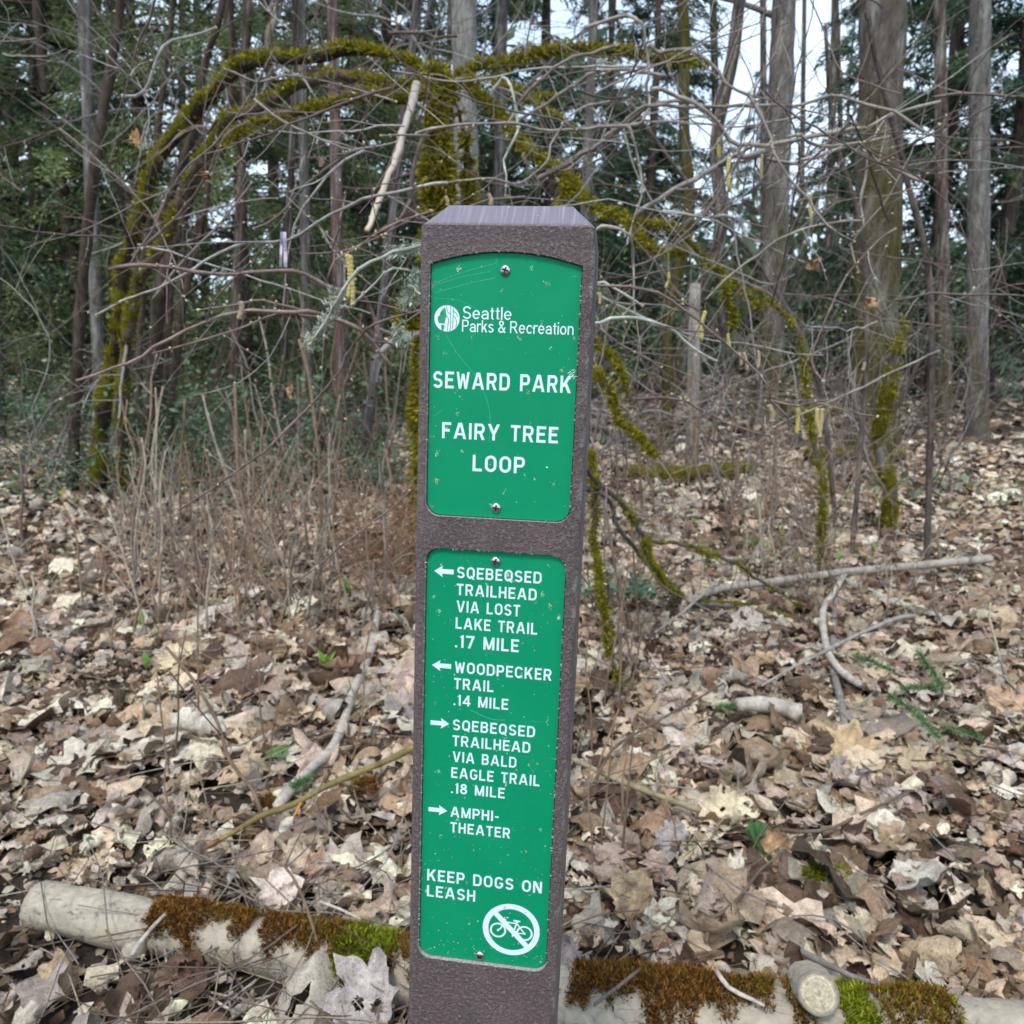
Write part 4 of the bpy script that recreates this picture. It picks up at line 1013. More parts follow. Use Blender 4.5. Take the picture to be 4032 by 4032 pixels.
# ------------------------------------------------------------------ fallen sticks, each followed where it lies
def fallen(name, pts, w0, w1, colr, label, z=.05, cat="stick", moss=None, group=None, k=7, forks=(), z1=None):
    zs = np.linspace(z, z if z1 is None else z1, len(pts))
    P = catmull(np.array([on_ground(p[0], p[1], zz) for p, zz in zip(pts, zs)]), .02)
    d = (P - EYE) @ FWD
    r = np.linspace(w0, w1, len(P)) / 2 / F_PX * d * (1 + .10 * np.sin(np.arange(len(P)) * .8) * rng.uniform(.3, 1))
    root = empty(name, P[len(P) // 2] * [1, 1, 0], label, cat, group)
    mb = MB(); cc = np.repeat(np.asarray(colr)[None] * np.clip(1 + rng.normal(0, .13, (len(P) + 2, 1)), .5, 1.5), k, 0)
    tube(mb, P, r, k, cc, rough=.06)
    for fp, fw in forks:
        F = catmull(np.array([on_ground(p[0], p[1], z) for p in fp]), .02); tube(mb, F, np.linspace(fw, fw * .5, len(F)) / 2 / F_PX * ((F - EYE) @ FWD), 5, np.asarray(colr) * .9, rough=.06)
    mb.build("stick", M_wood, root)
    if moss:
        m2 = MB(); moss_on(m2, P, r, MOSS, moss[0], moss[1], up=.8, patch=moss[2]); m2.build("moss", M_moss, root)
    return root, P, r
WOODS = "fallen sticks on the litter"
root, P, r = fallen("budding_branch", [(1700, 2905), (1624, 2945), (1525, 2995), (1419, 3039), (1276, 3101), (1152, 3169), (1028, 3212), (935, 3268), (866, 3306)], 27, 22, BARK["olive"], "yellow brown living branch with a pointed red bud reaching left from the post", .20, "branch", z1=.09)
mb = MB(); tp_ = P[-1]; dr = unit(P[-1] - P[-4]); tube(mb, [tp_, tp_ + dr * .012, tp_ + dr * .028, tp_ + dr * .042], [.0045, .0075, .0055, .0008], 9, (.22, .09, .05)); mb.build("bud", M_green, root)
for (px, py), dx, dy, c in (((1419, 3039), -45, 55, (.40, .30, .05)), ((1185, 3160), -30, 60, (.55, .25, .04))):
    a_ = on_ground(px, py, .15); b2 = on_ground(px + dx, py + dy, .13); mb = MB(); tube(mb, [a_, a_ * .6 + b2 * .4, b2 * .8 + a_ * .2, b2], [.003, .0035, .0028, .0006], 7, c); mb.build("bud", M_green, root)
fallen("fallen_stick", [(1488, 2337), (1481, 2448), (1457, 2573), (1388, 2728), (1351, 2852), (1301, 2952), (1240, 3010), (1160, 3090), (1090, 3175)], 24, 44, BARK["pale"], "long pale curved dead stick lying left of the post", .07, group=WOODS)
fallen("fallen_stick", [(1382, 2355), (1295, 2448), (1183, 2529)], 22, 18, BARK["pale"], "short pale stick lying above the long curved stick", .05, group=WOODS)
fallen("fallen_stick", [(1125, 2852), (997, 2927), (898, 2957)], 24, 26, BARK["pale"] * 1.1, "broken whitish stick lying under the thin leaning sapling", .05, group=WOODS)
fallen("fallen_stick", [(2713, 2366), (2790, 2332), (2880, 2311), (3102, 2283), (3310, 2255), (3528, 2235), (3900, 2200)], 30, 34, BARK["pale"] * .8, "long straight tan pole lying across the litter at right", .10, group=WOODS)
fallen("fallen_stick", [(2640, 2345), (2713, 2372), (2894, 2384), (3032, 2412), (3171, 2447), (3310, 2483), (3407, 2530)], 30, 18, BARK["grey"], "grey mossy stick crossing under the tan pole at right", .06, moss=(330, .009, .35), group=WOODS)
fallen("fallen_stick", [(3325, 2262), (3285, 2330), (3240, 2408), (3254, 2547), (3289, 2616), (3340, 2665), (3385, 2695)], 22, 30, BARK["pale"] * 1.1, "crooked pale lichen stick at right below the tan pole", .09, group=WOODS)
fallen("fallen_stick", [(3289, 2320), (3282, 2477), (3279, 2616), (3310, 2755), (3331, 2885)], 28, 30, BARK["grey"] * 1.1, "grey upright-lying stick running down toward the large pointed tan leaf", .06, group=WOODS)
fallen("fallen_stick", [(3330, 2290), (3420, 2330), (3528, 2372), (3700, 2430)], 34, 30, BARK["lichen"] * .9, "short lichen covered stick at the right edge", .06, group=WOODS)
fallen("fallen_stick", [(3600, 2425), (3528, 2436), (3379, 2498), (3240, 2568), (3100, 2640), (3000, 2700)], 18, 9, BARK["grey"] * 1.5, "slender silvery twig crossing the crooked pale stick", .11, group=WOODS)
root, P, r = fallen("broken_log", [(2905, 2776), (2960, 2770), (3020, 2775), (3080, 2785), (3145, 2806)], 50, 72, BARK["pale"], "short broken pale log with cracked bark on the litter at right", .085, "log", k=12)
fallen("fallen_stick", [(2240, 2985), (2276, 2998), (2408, 3060), (2547, 3116), (2680, 3165), (2755, 3190)], 20, 27, np.array([.26, .22, .13]), "smooth olive branch running right from the post to the cream skeleton leaf", .07, group=WOODS)
fallen("fallen_stick", [(2850, 2690), (2740, 2755), (2616, 2824), (2500, 2890), (2408, 2956), (2340, 3080)], 8, 14, BARK["brown"], "thin brown twig slanting over the litter right of the post", .10, group=WOODS)
fallen("fallen_stick", [(2580, 2490), (2700, 2400), (2820, 2290), (2700, 2420)][:3], 8, 10, BARK["pale"] * .8, "thin tan twig slanting up to the tan pole", .14, group=WOODS)
fallen("fallen_stick", [(2760, 3640), (2890, 3560), (2990, 3430), (3080, 3360)], 16, 10, BARK["brown"], "brown twig passing over the drooping green maple leaf", .09, group=WOODS)
fallen("fallen_stick", [(3070, 3265), (3180, 3275), (3290, 3255), (3400, 3200), (3560, 3130)], 16, 9, BARK["brown"], "bowed brown twig at right above the pale pointed leaf", .08, group=WOODS)
fallen("fallen_stick", [(3130, 3735), (3260, 3800), (3400, 3860), (3560, 3890)], 26, 20, BARK["grey"] * .9, "grey stick at lower right just above the cut stub", .07, group=WOODS)
fallen("fallen_stick", [(2340, 3955), (2440, 3880), (2520, 3815)], 14, 12, np.array([.13, .105, .085]), "dark grey twig lying across the brown moss right of the post", .17, group=WOODS)
fallen("fallen_stick", [(2820, 3820), (2870, 3890), (2960, 3935), (3010, 3960)], 20, 12, BARK["pale"], "forked pale twig on the log right of the big brown moss patch", .16, group=WOODS)
fallen("fallen_stick", [(510, 3800), (600, 3830), (800, 3900), (1000, 3935), (1110, 3900)], 11, 9, BARK["pale"] * .8, "long thin straw coloured stalk lying in front of the log", .03, group=WOODS)
fallen("fallen_stick", [(648, 3730), (665, 3860), (690, 4020)], 10, 8, BARK["pale"], "upright straw stalk against the front of the log", .05, group=WOODS)
fallen("fallen_stick", [(500, 4000), (580, 3920), (650, 3870), (700, 3810)], 12, 9, BARK["pale"] * 1.05, "pale straw stalk slanting in front of the log's left end", .03, group=WOODS)
fallen("fallen_stick", [(790, 3905), (880, 3960), (970, 4010)], 11, 9, BARK["pale"], "short pale stalk on the bare soil at bottom left", .03, group=WOODS)
fallen("fallen_stick", [(520, 3760), (560, 3700), (610, 3640), (650, 3600)], 16, 14, BARK["pale"], "pale broken stick leaning on the log's knot", .12, group=WOODS)
fallen("fallen_stick", [(1260, 3550), (1340, 3580), (1420, 3620)], 12, 8, BARK["pale"], "short cream stalk lying above the green moss of the log", .13, group=WOODS)
fallen("fallen_stick", [(560, 3100), (640, 3180), (700, 3290), (800, 3390)], 9, 7, BARK["brown"], "thin brown stem bowed over the litter at lower left", .09, group=WOODS)
for i in range(46):                                      # small dark twigs nobody would tell apart
    y_ = rng.uniform(1.25, 4.2); x_ = rng.uniform(-.7, .7) * y_; a_ = rng.uniform(0, 3.14); L_ = rng.uniform(.12, .4)
    p0 = np.array([x_, y_, gz(x_, y_) + .05]); dd = np.array([math.cos(a_), math.sin(a_), rng.normal(0, .08)])
    P = catmull([p0, p0 + dd * L_ * .5 + rng.normal(0, .02, 3), p0 + dd * L_ + rng.normal(0, .02, 3)], .03)
    mb = MB(); tube(mb, P, np.linspace(.0035, .0015, len(P)) * rng.uniform(.6, 1.3), 5, np.array(random.choice([BARK["brown"], BARK["dark"], BARK["grey"]])) * rng.uniform(.8, 1.3), rough=.08)
    tag(mb.build("dead_twig", M_wood), "thin dead twig lying on the leaf litter", "twig", "dead twigs on the leaf litter")

# ------------------------------------------------------------------ bare upright stems
def sapling(pts, w0, w1, colr, label, group="bare upright stems among the leaves", name="leafless_sapling", side=True):
    b0 = on_ground(pts[0][0], pts[0][1], 0.0); y = b0[1]
    P = catmull(np.array([b0] + [at_y(p[0], p[1], y + .03 * i) for i, p in enumerate(pts[1:])]), .03)
    r = np.linspace(w0, w1, len(P)) / 2 / F_PX * ((P - EYE) @ FWD)
    mb = MB(); tube(mb, P, r, 6, np.repeat(np.asarray(colr)[None] * np.array([1.07, .98, .86]) * (1 + rng.normal(0, .12, (len(P) + 2, 1))), 6, 0), rough=.06)
    if side:
        for _ in range(rng.integers(1, 4)):
            i = rng.integers(len(P) // 3, len(P) - 1); d = unit(np.array([rng.normal(), rng.normal(0, .5), .9])); L_ = rng.uniform(.06, .22)
            tube(mb, catmull([P[i], P[i] + d * L_ * .5 + [0, 0, .01], P[i] + d * L_ + [0, 0, .03]], .03), r[i] * .5, 4, np.asarray(colr) * 1.1)
    o = mb.build(name, M_twig)
    me = o.data; me.transform(Matrix.Translation(Vector(-b0))); o.location = Vector(b0)
    return tag(o, label, "stem", group)
sapling([(1085, 3365), (1016, 3163), (984, 3094), (904, 2995), (860, 2852), (792, 2728), (730, 2635), (655, 2548)], 17, 12, BARK["brown"] * 1.2, "long leaning brown sapling crossing the yellow brown branch")
sapling([(1305, 3930), (1270, 3790), (1233, 3653), (1183, 3510), (1121, 3411), (1047, 3374)], 16, 10, BARK["brown"] * 1.3, "arched grey brown stem bent over in front of the log")
sapling([(1071, 2455), (1045, 2293), (1009, 2200), (972, 2050), (940, 1880), (929, 1620), (925, 1510)], 18, 13, BARK["brown"] * 1.4, "tall tan stem standing left of centre in the leaves")
sapling([(1270, 2190), (1258, 1845), (1239, 1659), (1214, 1473), (1177, 1336)], 17, 12, BARK["brown"] * 1.5, "tallest tan stem rising in front of the green undergrowth")
root, P, r = None, None, None
b0 = on_ground(1235, 1930, 0); Pb = catmull(np.array([b0, at_y(1240, 1800, b0[1]), at_y(1262, 1700, b0[1]), at_y(1268, 1625, b0[1])]), .03)
bs = empty("broken_sapling", b0, "thick dark broken sapling with a pale snapped top in the green undergrowth", "stump")
mb = MB(); tube(mb, Pb, wpx(46, b0[1]), 9, BARK["dark"] * 1.4, rough=.08); mb.build("stem", M_bark, bs)
mb = MB(); pt = Pb[-1]
for _ in range(9): d = unit(np.array([rng.normal(0, .3), rng.normal(0, .3), 1])); q0 = pt + rng.normal(0, .02, 3) * [1, 1, .3]; tube(mb, [q0, q0 + d * .05], [.012, .003], 5, SRGB(214, 180, 140) * rng.uniform(.7, 1.1))
mb.build("snapped_top", M_wood, bs)
mb = MB(); moss_on(mb, Pb[:8], wpx(46, b0[1]), MOSS, 500, .014, up=.1, jacket=False); mb.build("moss", M_moss, bs)
for i in range(84):
    if i < 60: px, py = rng.uniform(500, 1620), rng.uniform(1850, 2560)
    elif i < 76: px, py = rng.uniform(2300, 3500), rng.uniform(1850, 2350)
    else: px, py = rng.choice([rng.uniform(40, 480), rng.uniform(3560, 3990)]), rng.uniform(1900, 2700)
    h = rng.uniform(350, 820) * (1 if i < 60 else .6) * min(1.0, 1500 / py + .25); l = rng.normal(-.04, .14) * h
    pts = [(px, py)] + [(px + l * u + rng.normal(0, 10), py - h * u) for u in (.3, .55, .8, 1)]
    sapling(pts, rng.uniform(9, 15), rng.uniform(6, 9), random.choice([BARK["brown"] * 1.6, BARK["pale"] * .75, BARK["brown"] * 1.2, BARK["grey"] * .8]), "slender leafless upright stem rising from the leaf litter")
for i in range(22):                                      # thin reddish stalks close on the right of the post
    px, py = (rng.uniform(2280, 2520), rng.uniform(2350, 3500)) if i < 14 else (rng.uniform(520, 1500), rng.uniform(2700, 3350))
    h = rng.uniform(250, 700); l = rng.normal(0, .15) * h
    sapling([(px, py)] + [(px + l * u + rng.normal(0, 8), py - h * u) for u in (.35, .7, 1)], rng.uniform(7, 12), 6, BARK["brown"] * rng.uniform(.9, 1.7), "thin brown dead stalk standing in the near leaves", "thin dead stalks near the post", "dead_weed", side=(i % 2 == 0))

# dry orange bracken left of the post
bk0 = on_ground(1590, 2330, 0)
bk = empty("dry_bracken", bk0, "tangle of dry orange brown bracken stems just left of the post", "fern")
mb = MB()
for i in range(95):
    p = bk0 + np.array([rng.normal(0, .16), rng.normal(.1, .18), 0]); d = unit(np.array([rng.normal(0, .35), rng.normal(0, .3), 1])); L_ = rng.uniform(.25, .75)
    Q = catmull([p, p + d * L_ * .5, p + d * L_ + np.array([rng.normal(0, .08), rng.normal(0, .08), -rng.uniform(0, .12)])], .05)
    c = SRGB(160, 122, 92) * rng.uniform(.5, 1.3); tube(mb, Q, np.linspace(.0022, .0008, len(Q)), 3, c, caps=False)
    for j in range(2, len(Q), 1):
        for _ in range(2):
            e_ = unit(np.array([rng.normal(), rng.normal(), rng.normal(-.2, .5)])); mb.add([Q[j], Q[j] + e_ * .035 + [0, 0, .004], Q[j] + e_ * .06, Q[j] + e_ * .035 - [0, 0, .005]], q=[(0, 1, 2, 3)], c=c * rng.uniform(.7, 1.2))
mb.build("stems", M_leaf, bk)

# brush of fine leafless twigs veiling the ground
for i in range(84):
    px, py = (rng.uniform(440, 1660), rng.uniform(1720, 2500)) if i < 52 else (rng.uniform(2300, 3560), rng.uniform(1750, 2500))
    p0 = on_ground(px, py, 0); mb = MB()
    for _ in range(rng.integers(4, 8)):
        d = unit(np.array([rng.normal(0, .5), rng.normal(0, .4), 1])); L_ = rng.uniform(.3, 1.0); m_ = 8; Q = [p0 + rng.normal(0, .05, 3) * [1, 1, 0]]
        for j in range(m_): d = unit(d + rng.normal(0, .16, 3)); Q.append(Q[-1] + d * L_ / m_)
        Q = np.array(Q); c = random.choice([BARK["brown"] * 1.9, BARK["pale"] * .85, BARK["grey"] * 1.2]) * np.array([1.07, .98, .86]) * rng.uniform(.7, 1.2); tube(mb, Q, np.linspace(.0034, .0012, m_ + 1), 4, c, caps=False)
        for j in range(2, m_):
            if rng.random() < .7:
                e_ = unit(d * .5 + rng.normal(0, .6, 3)); l = rng.uniform(.06, .24); tube(mb, [Q[j], Q[j] + e_ * l * .5 + rng.normal(0, .008, 3), Q[j] + e_ * l], [.0018, .0014, .0008], 3, c, caps=False)
    o = mb.build("brush", M_twig); o.data.transform(Matrix.Translation(Vector(-p0))); o.location = Vector(p0)
    tag(o, "fine leafless brushwood clump rising from the leaf litter", "shrub", "fine brushwood on the litter")
# fresh sprouts and small clumps of green
def sprout_mesh():
    mb = MB()
    for i in range(rng.integers(3, 6)):
        a = rng.uniform(0, 6.3); d = np.array([math.cos(a) * .35, math.sin(a) * .35, 1]); L_ = rng.uniform(.03, .06); s_ = np.array([-math.sin(a), math.cos(a), 0]) * L_ * .2
        mb.add([[0, 0, 0], d * L_ * .6 + s_, d * L_ + [math.cos(a) * .01, 0, 0], d * L_ * .6 - s_], q=[(0, 1, 2, 3)], c=np.array([.20, .36, .05]) * rng.uniform(.7, 1.2))
    tube(mb, [[0, 0, -.05], [0, 0, .01]], .0012, 4, (.15, .22, .05))
    return mb.mesh("sprout")
SPM = [sprout_mesh() for _ in range(4)]
for m in SPM: m.materials.append(M_green)
for i in range(40):
    px, py = (rng.uniform(2480, 3480), rng.uniform(1780, 2260)) if i < 30 else (rng.uniform(560, 1500), rng.uniform(1950, 2900))
    p = on_ground(px, py, 0); o = bpy.data.objects.new("green_sprout", SPM[i % 4]); COL.objects.link(o)
    o.location = (p[0], p[1], gz(p[0], p[1]) + .05); o.rotation_euler = (0, 0, rng.uniform(0, 6)); s_ = rng.uniform(.8, 1.7); o.scale = (s_,) * 3
    tag(o, "small fresh green seedling poking through the dead leaves", "seedling", "green seedlings in the litter")
def cushion(px, py, w, pal, label, size=.011, z=.04):
    p = on_ground(px, py, z); R_ = wpx(w, p[1]); mb = MB(); n = 260
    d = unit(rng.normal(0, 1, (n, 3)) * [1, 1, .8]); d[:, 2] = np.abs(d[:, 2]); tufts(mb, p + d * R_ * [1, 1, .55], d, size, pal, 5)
    o = mb.build("moss_cushion", M_moss); o.data.transform(Matrix.Translation(Vector(-p))); o.location = Vector(p); tag(o, label, "moss")
cushion(3205, 3435, 80, MOSS_G + MOSS[:1], "left of two yellow green moss tufts on the leaves at lower right")
cushion(3300, 3445, 70, MOSS_G + MOSS[:1], "right of two yellow green moss tufts on the leaves at lower right")
cushion(1440, 3105, 110, MOSS_R, "rusty moss cushion just below the yellow brown branch near the post")
cushion(1060, 3150, 100, MOSS_R, "rusty moss clump left of the pale curved stick's lower end")
def fir_spray(px, py, wd, label, ang, z=.08, name="fir_sprig", tips=1):
    p = on_ground(px, py, z); L_ = wd / F_PX * ((p - EYE) @ FWD); root = empty(name, p * [1, 1, 0], label, "fir sprig"); tw, nd = MB(), MB()
    for t in range(tips):
        a = ang + (t - (tips - 1) / 2) * .22; d = np.array([math.cos(a), math.sin(a) * .5, math.sin(a) * .8]); d = unit(d); q = p + rng.normal(0, .01, 3) * tips
        Q = np.linspace(q, q + d * L_, 26); tube(tw, Q, np.linspace(.002, .001, 26), 4, (.16, .11, .07))
        for j in range(26):
            for s_ in range(10):
                e_ = unit(d * .55 + rng.normal(0, .75, 3)); l = rng.uniform(.013, .022); sd_ = unit(np.cross(e_, rng.normal(0, 1, 3))) * .0013
                nd.add([Q[j] - sd_, Q[j] + sd_, Q[j] + e_ * l + sd_ * .6, Q[j] + e_ * l - sd_ * .6], q=[(0, 1, 2, 3)], c=np.array([.13, .24, .10]) * rng.uniform(.6, 1.5))
    tw.build("twig", M_twig, root); nd.build("needles", M_green, root)
fir_spray(3720, 2800, 150, "green fir bough reaching in at the right edge above the leaves", 2.7, .14, "fir_bough", 7)
fir_spray(2825, 2785, 90, "small green fir sprig at the left end of the short broken log", .1, .06)
fir_spray(1150, 3095, 75, "tiny green fir sprig below the yellow brown branch's pale stick", .5, .08)
# ------------------------------------------------------------------ the mossy hazel behind the post
# twigs, grown by a wandering direction
def zig(p, d, L_, n, bend, jit, drop=0.0):
    Q = [p]; d = unit(d); ax_ = unit(rng.normal(0, 1, 3)); st_ = L_ / n
    for i in range(n):
        d = unit(d + np.cross(ax_, d) * bend + rng.normal(0, jit, 3) + np.array([0, 0, -drop])); Q.append(Q[-1] + d * st_)
        if rng.random() < .25: ax_ = unit(rng.normal(0, 1, 3))
    return np.array(Q)
TW = [np.array([.17, .135, .115]), np.array([.24, .205, .18]), np.array([.12, .088, .07]), np.array([.31, .29, .26]), np.array([.16, .11, .095])]
def bud(mb, p, s, c=(.50, .42, .27)):
    d = unit(rng.normal(0, 1, 3)); tube(mb, [p - d * s * .5, p, p + d * s * .9], [s * .35, s * .55, s * .12], 5, np.asarray(c) * rng.uniform(.8, 1.2))
def twig_fan(mb, bd, p, d, L_, r, depth, budp=.3):
    n = max(5, int(L_ / .045)); Q = zig(p, d, L_, n, rng.normal(0, .07), .10); rr_ = np.linspace(r, r * .45, len(Q))
    tube(mb, Q, rr_, 4 if r < .004 else 5, TW[rng.integers(5)] * rng.uniform(.7, 1.25), caps=False)
    if bd is not None:
        for i in range(2, len(Q), 2):
            if rng.random() < budp: bud(bd, Q[i] + rng.normal(0, .002, 3), .0055)
    if depth > 0:
        for i in range(2, len(Q) - 1, rng.integers(2, 4)):
            t = Q[i + 1] - Q[i]; e_ = unit(unit(t) * .7 + rng.normal(0, .65, 3)); twig_fan(mb, bd, Q[i], e_, L_ * rng.uniform(.25, .6), rr_[i] * .6, depth - 1, budp)
hub_y = 5.0
mh = empty("mossy_hazel", at_y(1740, 1800, hub_y) * [1, 1, 0], "moss covered old hazel trunk with arching mossy limbs directly behind the post", "tree")
def mossy(parent, name, px, y0, y1, w0, w1, colr=BARK["dark"], dens=900, size=.014, pal=MOSS, up=.5, patch=1.0, droop=.2, step=.03):
    if y1 is None: y1 = on_ground(px[-1][0], px[-1][1], .03)[1]
    k_ = max(1.0, (np.min(y0) + y1) / 2 / 2.8); size *= k_; dens /= k_
    P = trace(px, y0, y1, step * k_, .01 * k_)
    wv_ = np.cumsum(rng.normal(0, 1, (len(P), 3)), 0); wv_ -= np.linspace(0, 1, len(P))[:, None] * wv_[-1]; P = P + wv_ * .0035 * k_; d = (P - EYE) @ FWD
    r = np.linspace(w0, w1, len(P)) / 2 / F_PX * d * (.66 if dens else 1) * np.clip((len(P) - np.arange(len(P))) / (len(P) * .15 + 1), .35, 1); r = r * (1 + .10 * np.sin(np.arange(len(P)) * .7 + rng.uniform(0, 6)))
    mb = MB(); tube(mb, P, r, 8, np.repeat(np.asarray(colr)[None] * (1 + rng.normal(0, .15, (len(P) + 2, 1))), 8, 0), rough=.07)
    o = mb.build(name, M_bark, parent)
    if dens:
        m2 = MB(); moss_on(m2, P, r, pal, dens, size, up=up, patch=patch, droop=droop); m2.build("moss", M_moss, o)
        for j in list(rng.integers(2, len(P) - 1, 4)) + [len(P) - 1]:
            m3 = MB(); twig_fan(m3, None, P[j], unit(P[j] - P[j - 2]) + rng.normal(0, .5, 3), rng.uniform(.2, .5) * k_, max(.0022, r[j] * .35), 1 if j < len(P) - 1 else 0); m3.build("side_twig", M_twig, o)
    return o, P, r
mossy(mh, "trunk", [(1722, 2600), (1725, 1900), (1730, 1400), (1735, 1000), (1730, 760), (1720, 560), (1722, 430), (1760, 340), (1700, 270)], hub_y, hub_y, 150, 125, dens=3600, size=.026, up=.1)
mossy(mh, "trunk", [(1850, 2300), (1870, 1700), (1880, 1200), (1860, 800), (1830, 600), (1790, 430), (1750, 340)], 5.3, hub_y, 70, 55, dens=900, size=.022, up=.1, patch=.6)
mossy(mh, "branch", [(380, 1935), (420, 1500), (470, 1180), (490, 980), (560, 740), (643, 559), (798, 348), (966, 236), (1059, 205), (1214, 211), (1400, 161), (1587, 230), (1680, 280), (1750, 330)], 6.2, hub_y, 86, 58, dens=1700, size=.016, up=1.0, patch=.76)
mossy(mh, "branch", [(1740, 330), (1620, 348), (1450, 335), (1326, 329), (1183, 348), (1090, 395), (997, 440), (900, 500), (829, 590), (767, 714), (711, 826), (640, 990), (580, 1110), (520, 1290), (500, 1500), (480, 1950)], hub_y, 6.0, 52, 74, colr=BARK["brown"], dens=1100, size=.015, up=1.0, patch=.55)
mossy(mh, "branch", [(1730, 370), (1600, 385), (1480, 390), (1326, 412), (1240, 425), (1121, 460), (1028, 478), (935, 522), (870, 580)], hub_y, 4.4, 56, 22, dens=1500, size=.017, up=.8, patch=.9)
mossy(mh, "branch", [(1800, 310), (1898, 391), (1972, 466), (2034, 547), (2096, 602), (2183, 665), (2245, 733), (2339, 839), (2463, 870), (2525, 969), (2618, 1006), (2700, 1000)], hub_y, 4.0, 46, 34, dens=1300, size=.017, up=.5)
mossy(mh, "branch", [(2463, 872), (2549, 881), (2638, 893), (2757, 976), (2829, 1042), (2906, 1095), (2942, 1138), (3000, 1209)], 4.0, 3.8, 30, 18, dens=1200, size=.014, up=.4, patch=.85)
mossy(mh, "branch", [(1800, 300), (1900, 262), (1984, 248), (2090, 230), (2214, 205), (2370, 211), (2556, 217), (2700, 232), (2790, 260)], hub_y, 5.4, 44, 16, dens=1200, size=.018, up=.4, patch=.9)
mossy(mh, "branch", [(2060, 380), (2130, 420), (2220, 470), (2290, 540)], hub_y, 4.8, 22, 14, dens=900, size=.013, up=.4, patch=.7)
mossy(mh, "branch", [(1760, 320), (1850, 312), (1940, 320), (2060, 372), (2200, 380)], hub_y, 4.6, 26, 18, colr=BARK["lichen"] * .7, dens=700, size=.012, up=.5, patch=.6)
mossy(mh, "branch", [(2225, 690), (2227, 740), (2218, 800)], 4.5, 4.5, 34, 30, dens=1800, size=.022, up=-.3, droop=.8)
mossy(mh, "branch", [(1035, 225), (1062, 120), (1100, 0), (1130, -140)], 6.0, 6.2, 44, 40, BARK["grey"] * 1.2, 260, .013, up=.4, patch=.4)
P = trace([(1640, 330), (1620, 420), (1596, 500), (1570, 570), (1535, 680), (1490, 800), (1462, 880), (1445, 905)], 4.8, 4.0, .03)
mb = MB(); d = (P - EYE) @ FWD; cc = np.linspace(0, 1, len(P) + 2)[:, None]; cc = BARK["grey"] * 1.7 * (1 - cc) + SRGB(205, 186, 160) * cc
P[2:-1] += np.cumsum(rng.normal(0, .004, (len(P) - 3, 3)), 0) * np.sin(np.linspace(0, 3.14, len(P) - 3))[:, None]; tube(mb, P, np.linspace(33, 20, len(P)) / 2 / F_PX * d * (1 + .16 * np.sin(np.arange(len(P)) * .5) * rng.random(len(P))), 10, np.repeat(cc, 10, 0), rough=.03)
mb.build("dead_branch", M_wood, mh)
dr_ = []
ms = empty("mossy_branches", at_y(2360, 2300, 2.2) * [1, 1, 0], "drooping mossy stems arching down to the litter just right of the post", "shrub")
for px, y0, y1, w0, w1, dens, pt in (
    ([(2330, 1330), (2351, 1357), (2396, 1389), (2441, 1440), (2462, 1500), (2470, 1560)], 2.4, 2.4, 30, 22, 1500, 1.0),
    ([(2340, 1470), (2351, 1479), (2396, 1549), (2428, 1646), (2467, 1684), (2525, 1723), (2582, 1800)], 2.3, 2.2, 34, 28, 1800, 1.0),
    ([(2330, 1780), (2335, 1921), (2345, 2100), (2350, 2320), (2387, 2477), (2443, 2686), (2450, 2720)], 2.45, None, 34, 18, 1300, .85),
    ([(2300, 1840), (2313, 1857), (2377, 1921), (2460, 2018), (2544, 2127), (2634, 2146), (2749, 2178), (2878, 2217), (2974, 2281), (3070, 2339), (3171, 2403)], 2.2, None, 30, 14, 500, .35),
    ([(2538, 2125), (2552, 2170), (2569, 2223), (2610, 2275), (2651, 2325), (2700, 2366)], 2.6, None, 26, 30, 1400, .9),
    ([(2300, 1935), (2340, 1950), (2403, 1998), (2441, 2114), (2557, 2223), (2659, 2307), (2700, 2345)], 2.2, None, 20, 12, 0, 1),
    ([(2865, 1095), (2862, 1132), (2875, 1180), (2892, 1225), (2885, 1290)], 2.4, 2.4, 26, 16, 1900, 1.0),
    ([(2340, 2230), (2400, 2330), (2395, 2470), (2450, 2560)], 2.5, None, 16, 10, 500, .6)):
    mossy(ms, "branch", px, y0, y1, w0, w1, BARK["grey"] * .9, dens, .013, up=.3, patch=pt)
# a slim mossy stem far right and one at the right edge
for px, y, w0, w1, lab in (([(3245, 2320), (3235, 2100), (3222, 1900), (3215, 1790), (3150, 1600), (3140, 1400), (3110, 1300), (3050, 1210), (2960, 1130)], 3.4, 34, 16, "thin crooked mossy sapling standing right of the hanging catkins"),
                           ([(3500, 2120), (3495, 1900), (3480, 1700), (3500, 1500), (3560, 1250)], 3.0, 90, 50, "thick mossy stem at the right edge above the tan pole")):
    b0 = on_ground(px[0][0], px[0][1], 0); rt = empty("mossy_sapling", b0, lab, "sapling"); mossy(rt, "stem", px, b0[1], b0[1] - .1, w0, w1, BARK["grey"], 900, .013, up=.2, patch=.75)

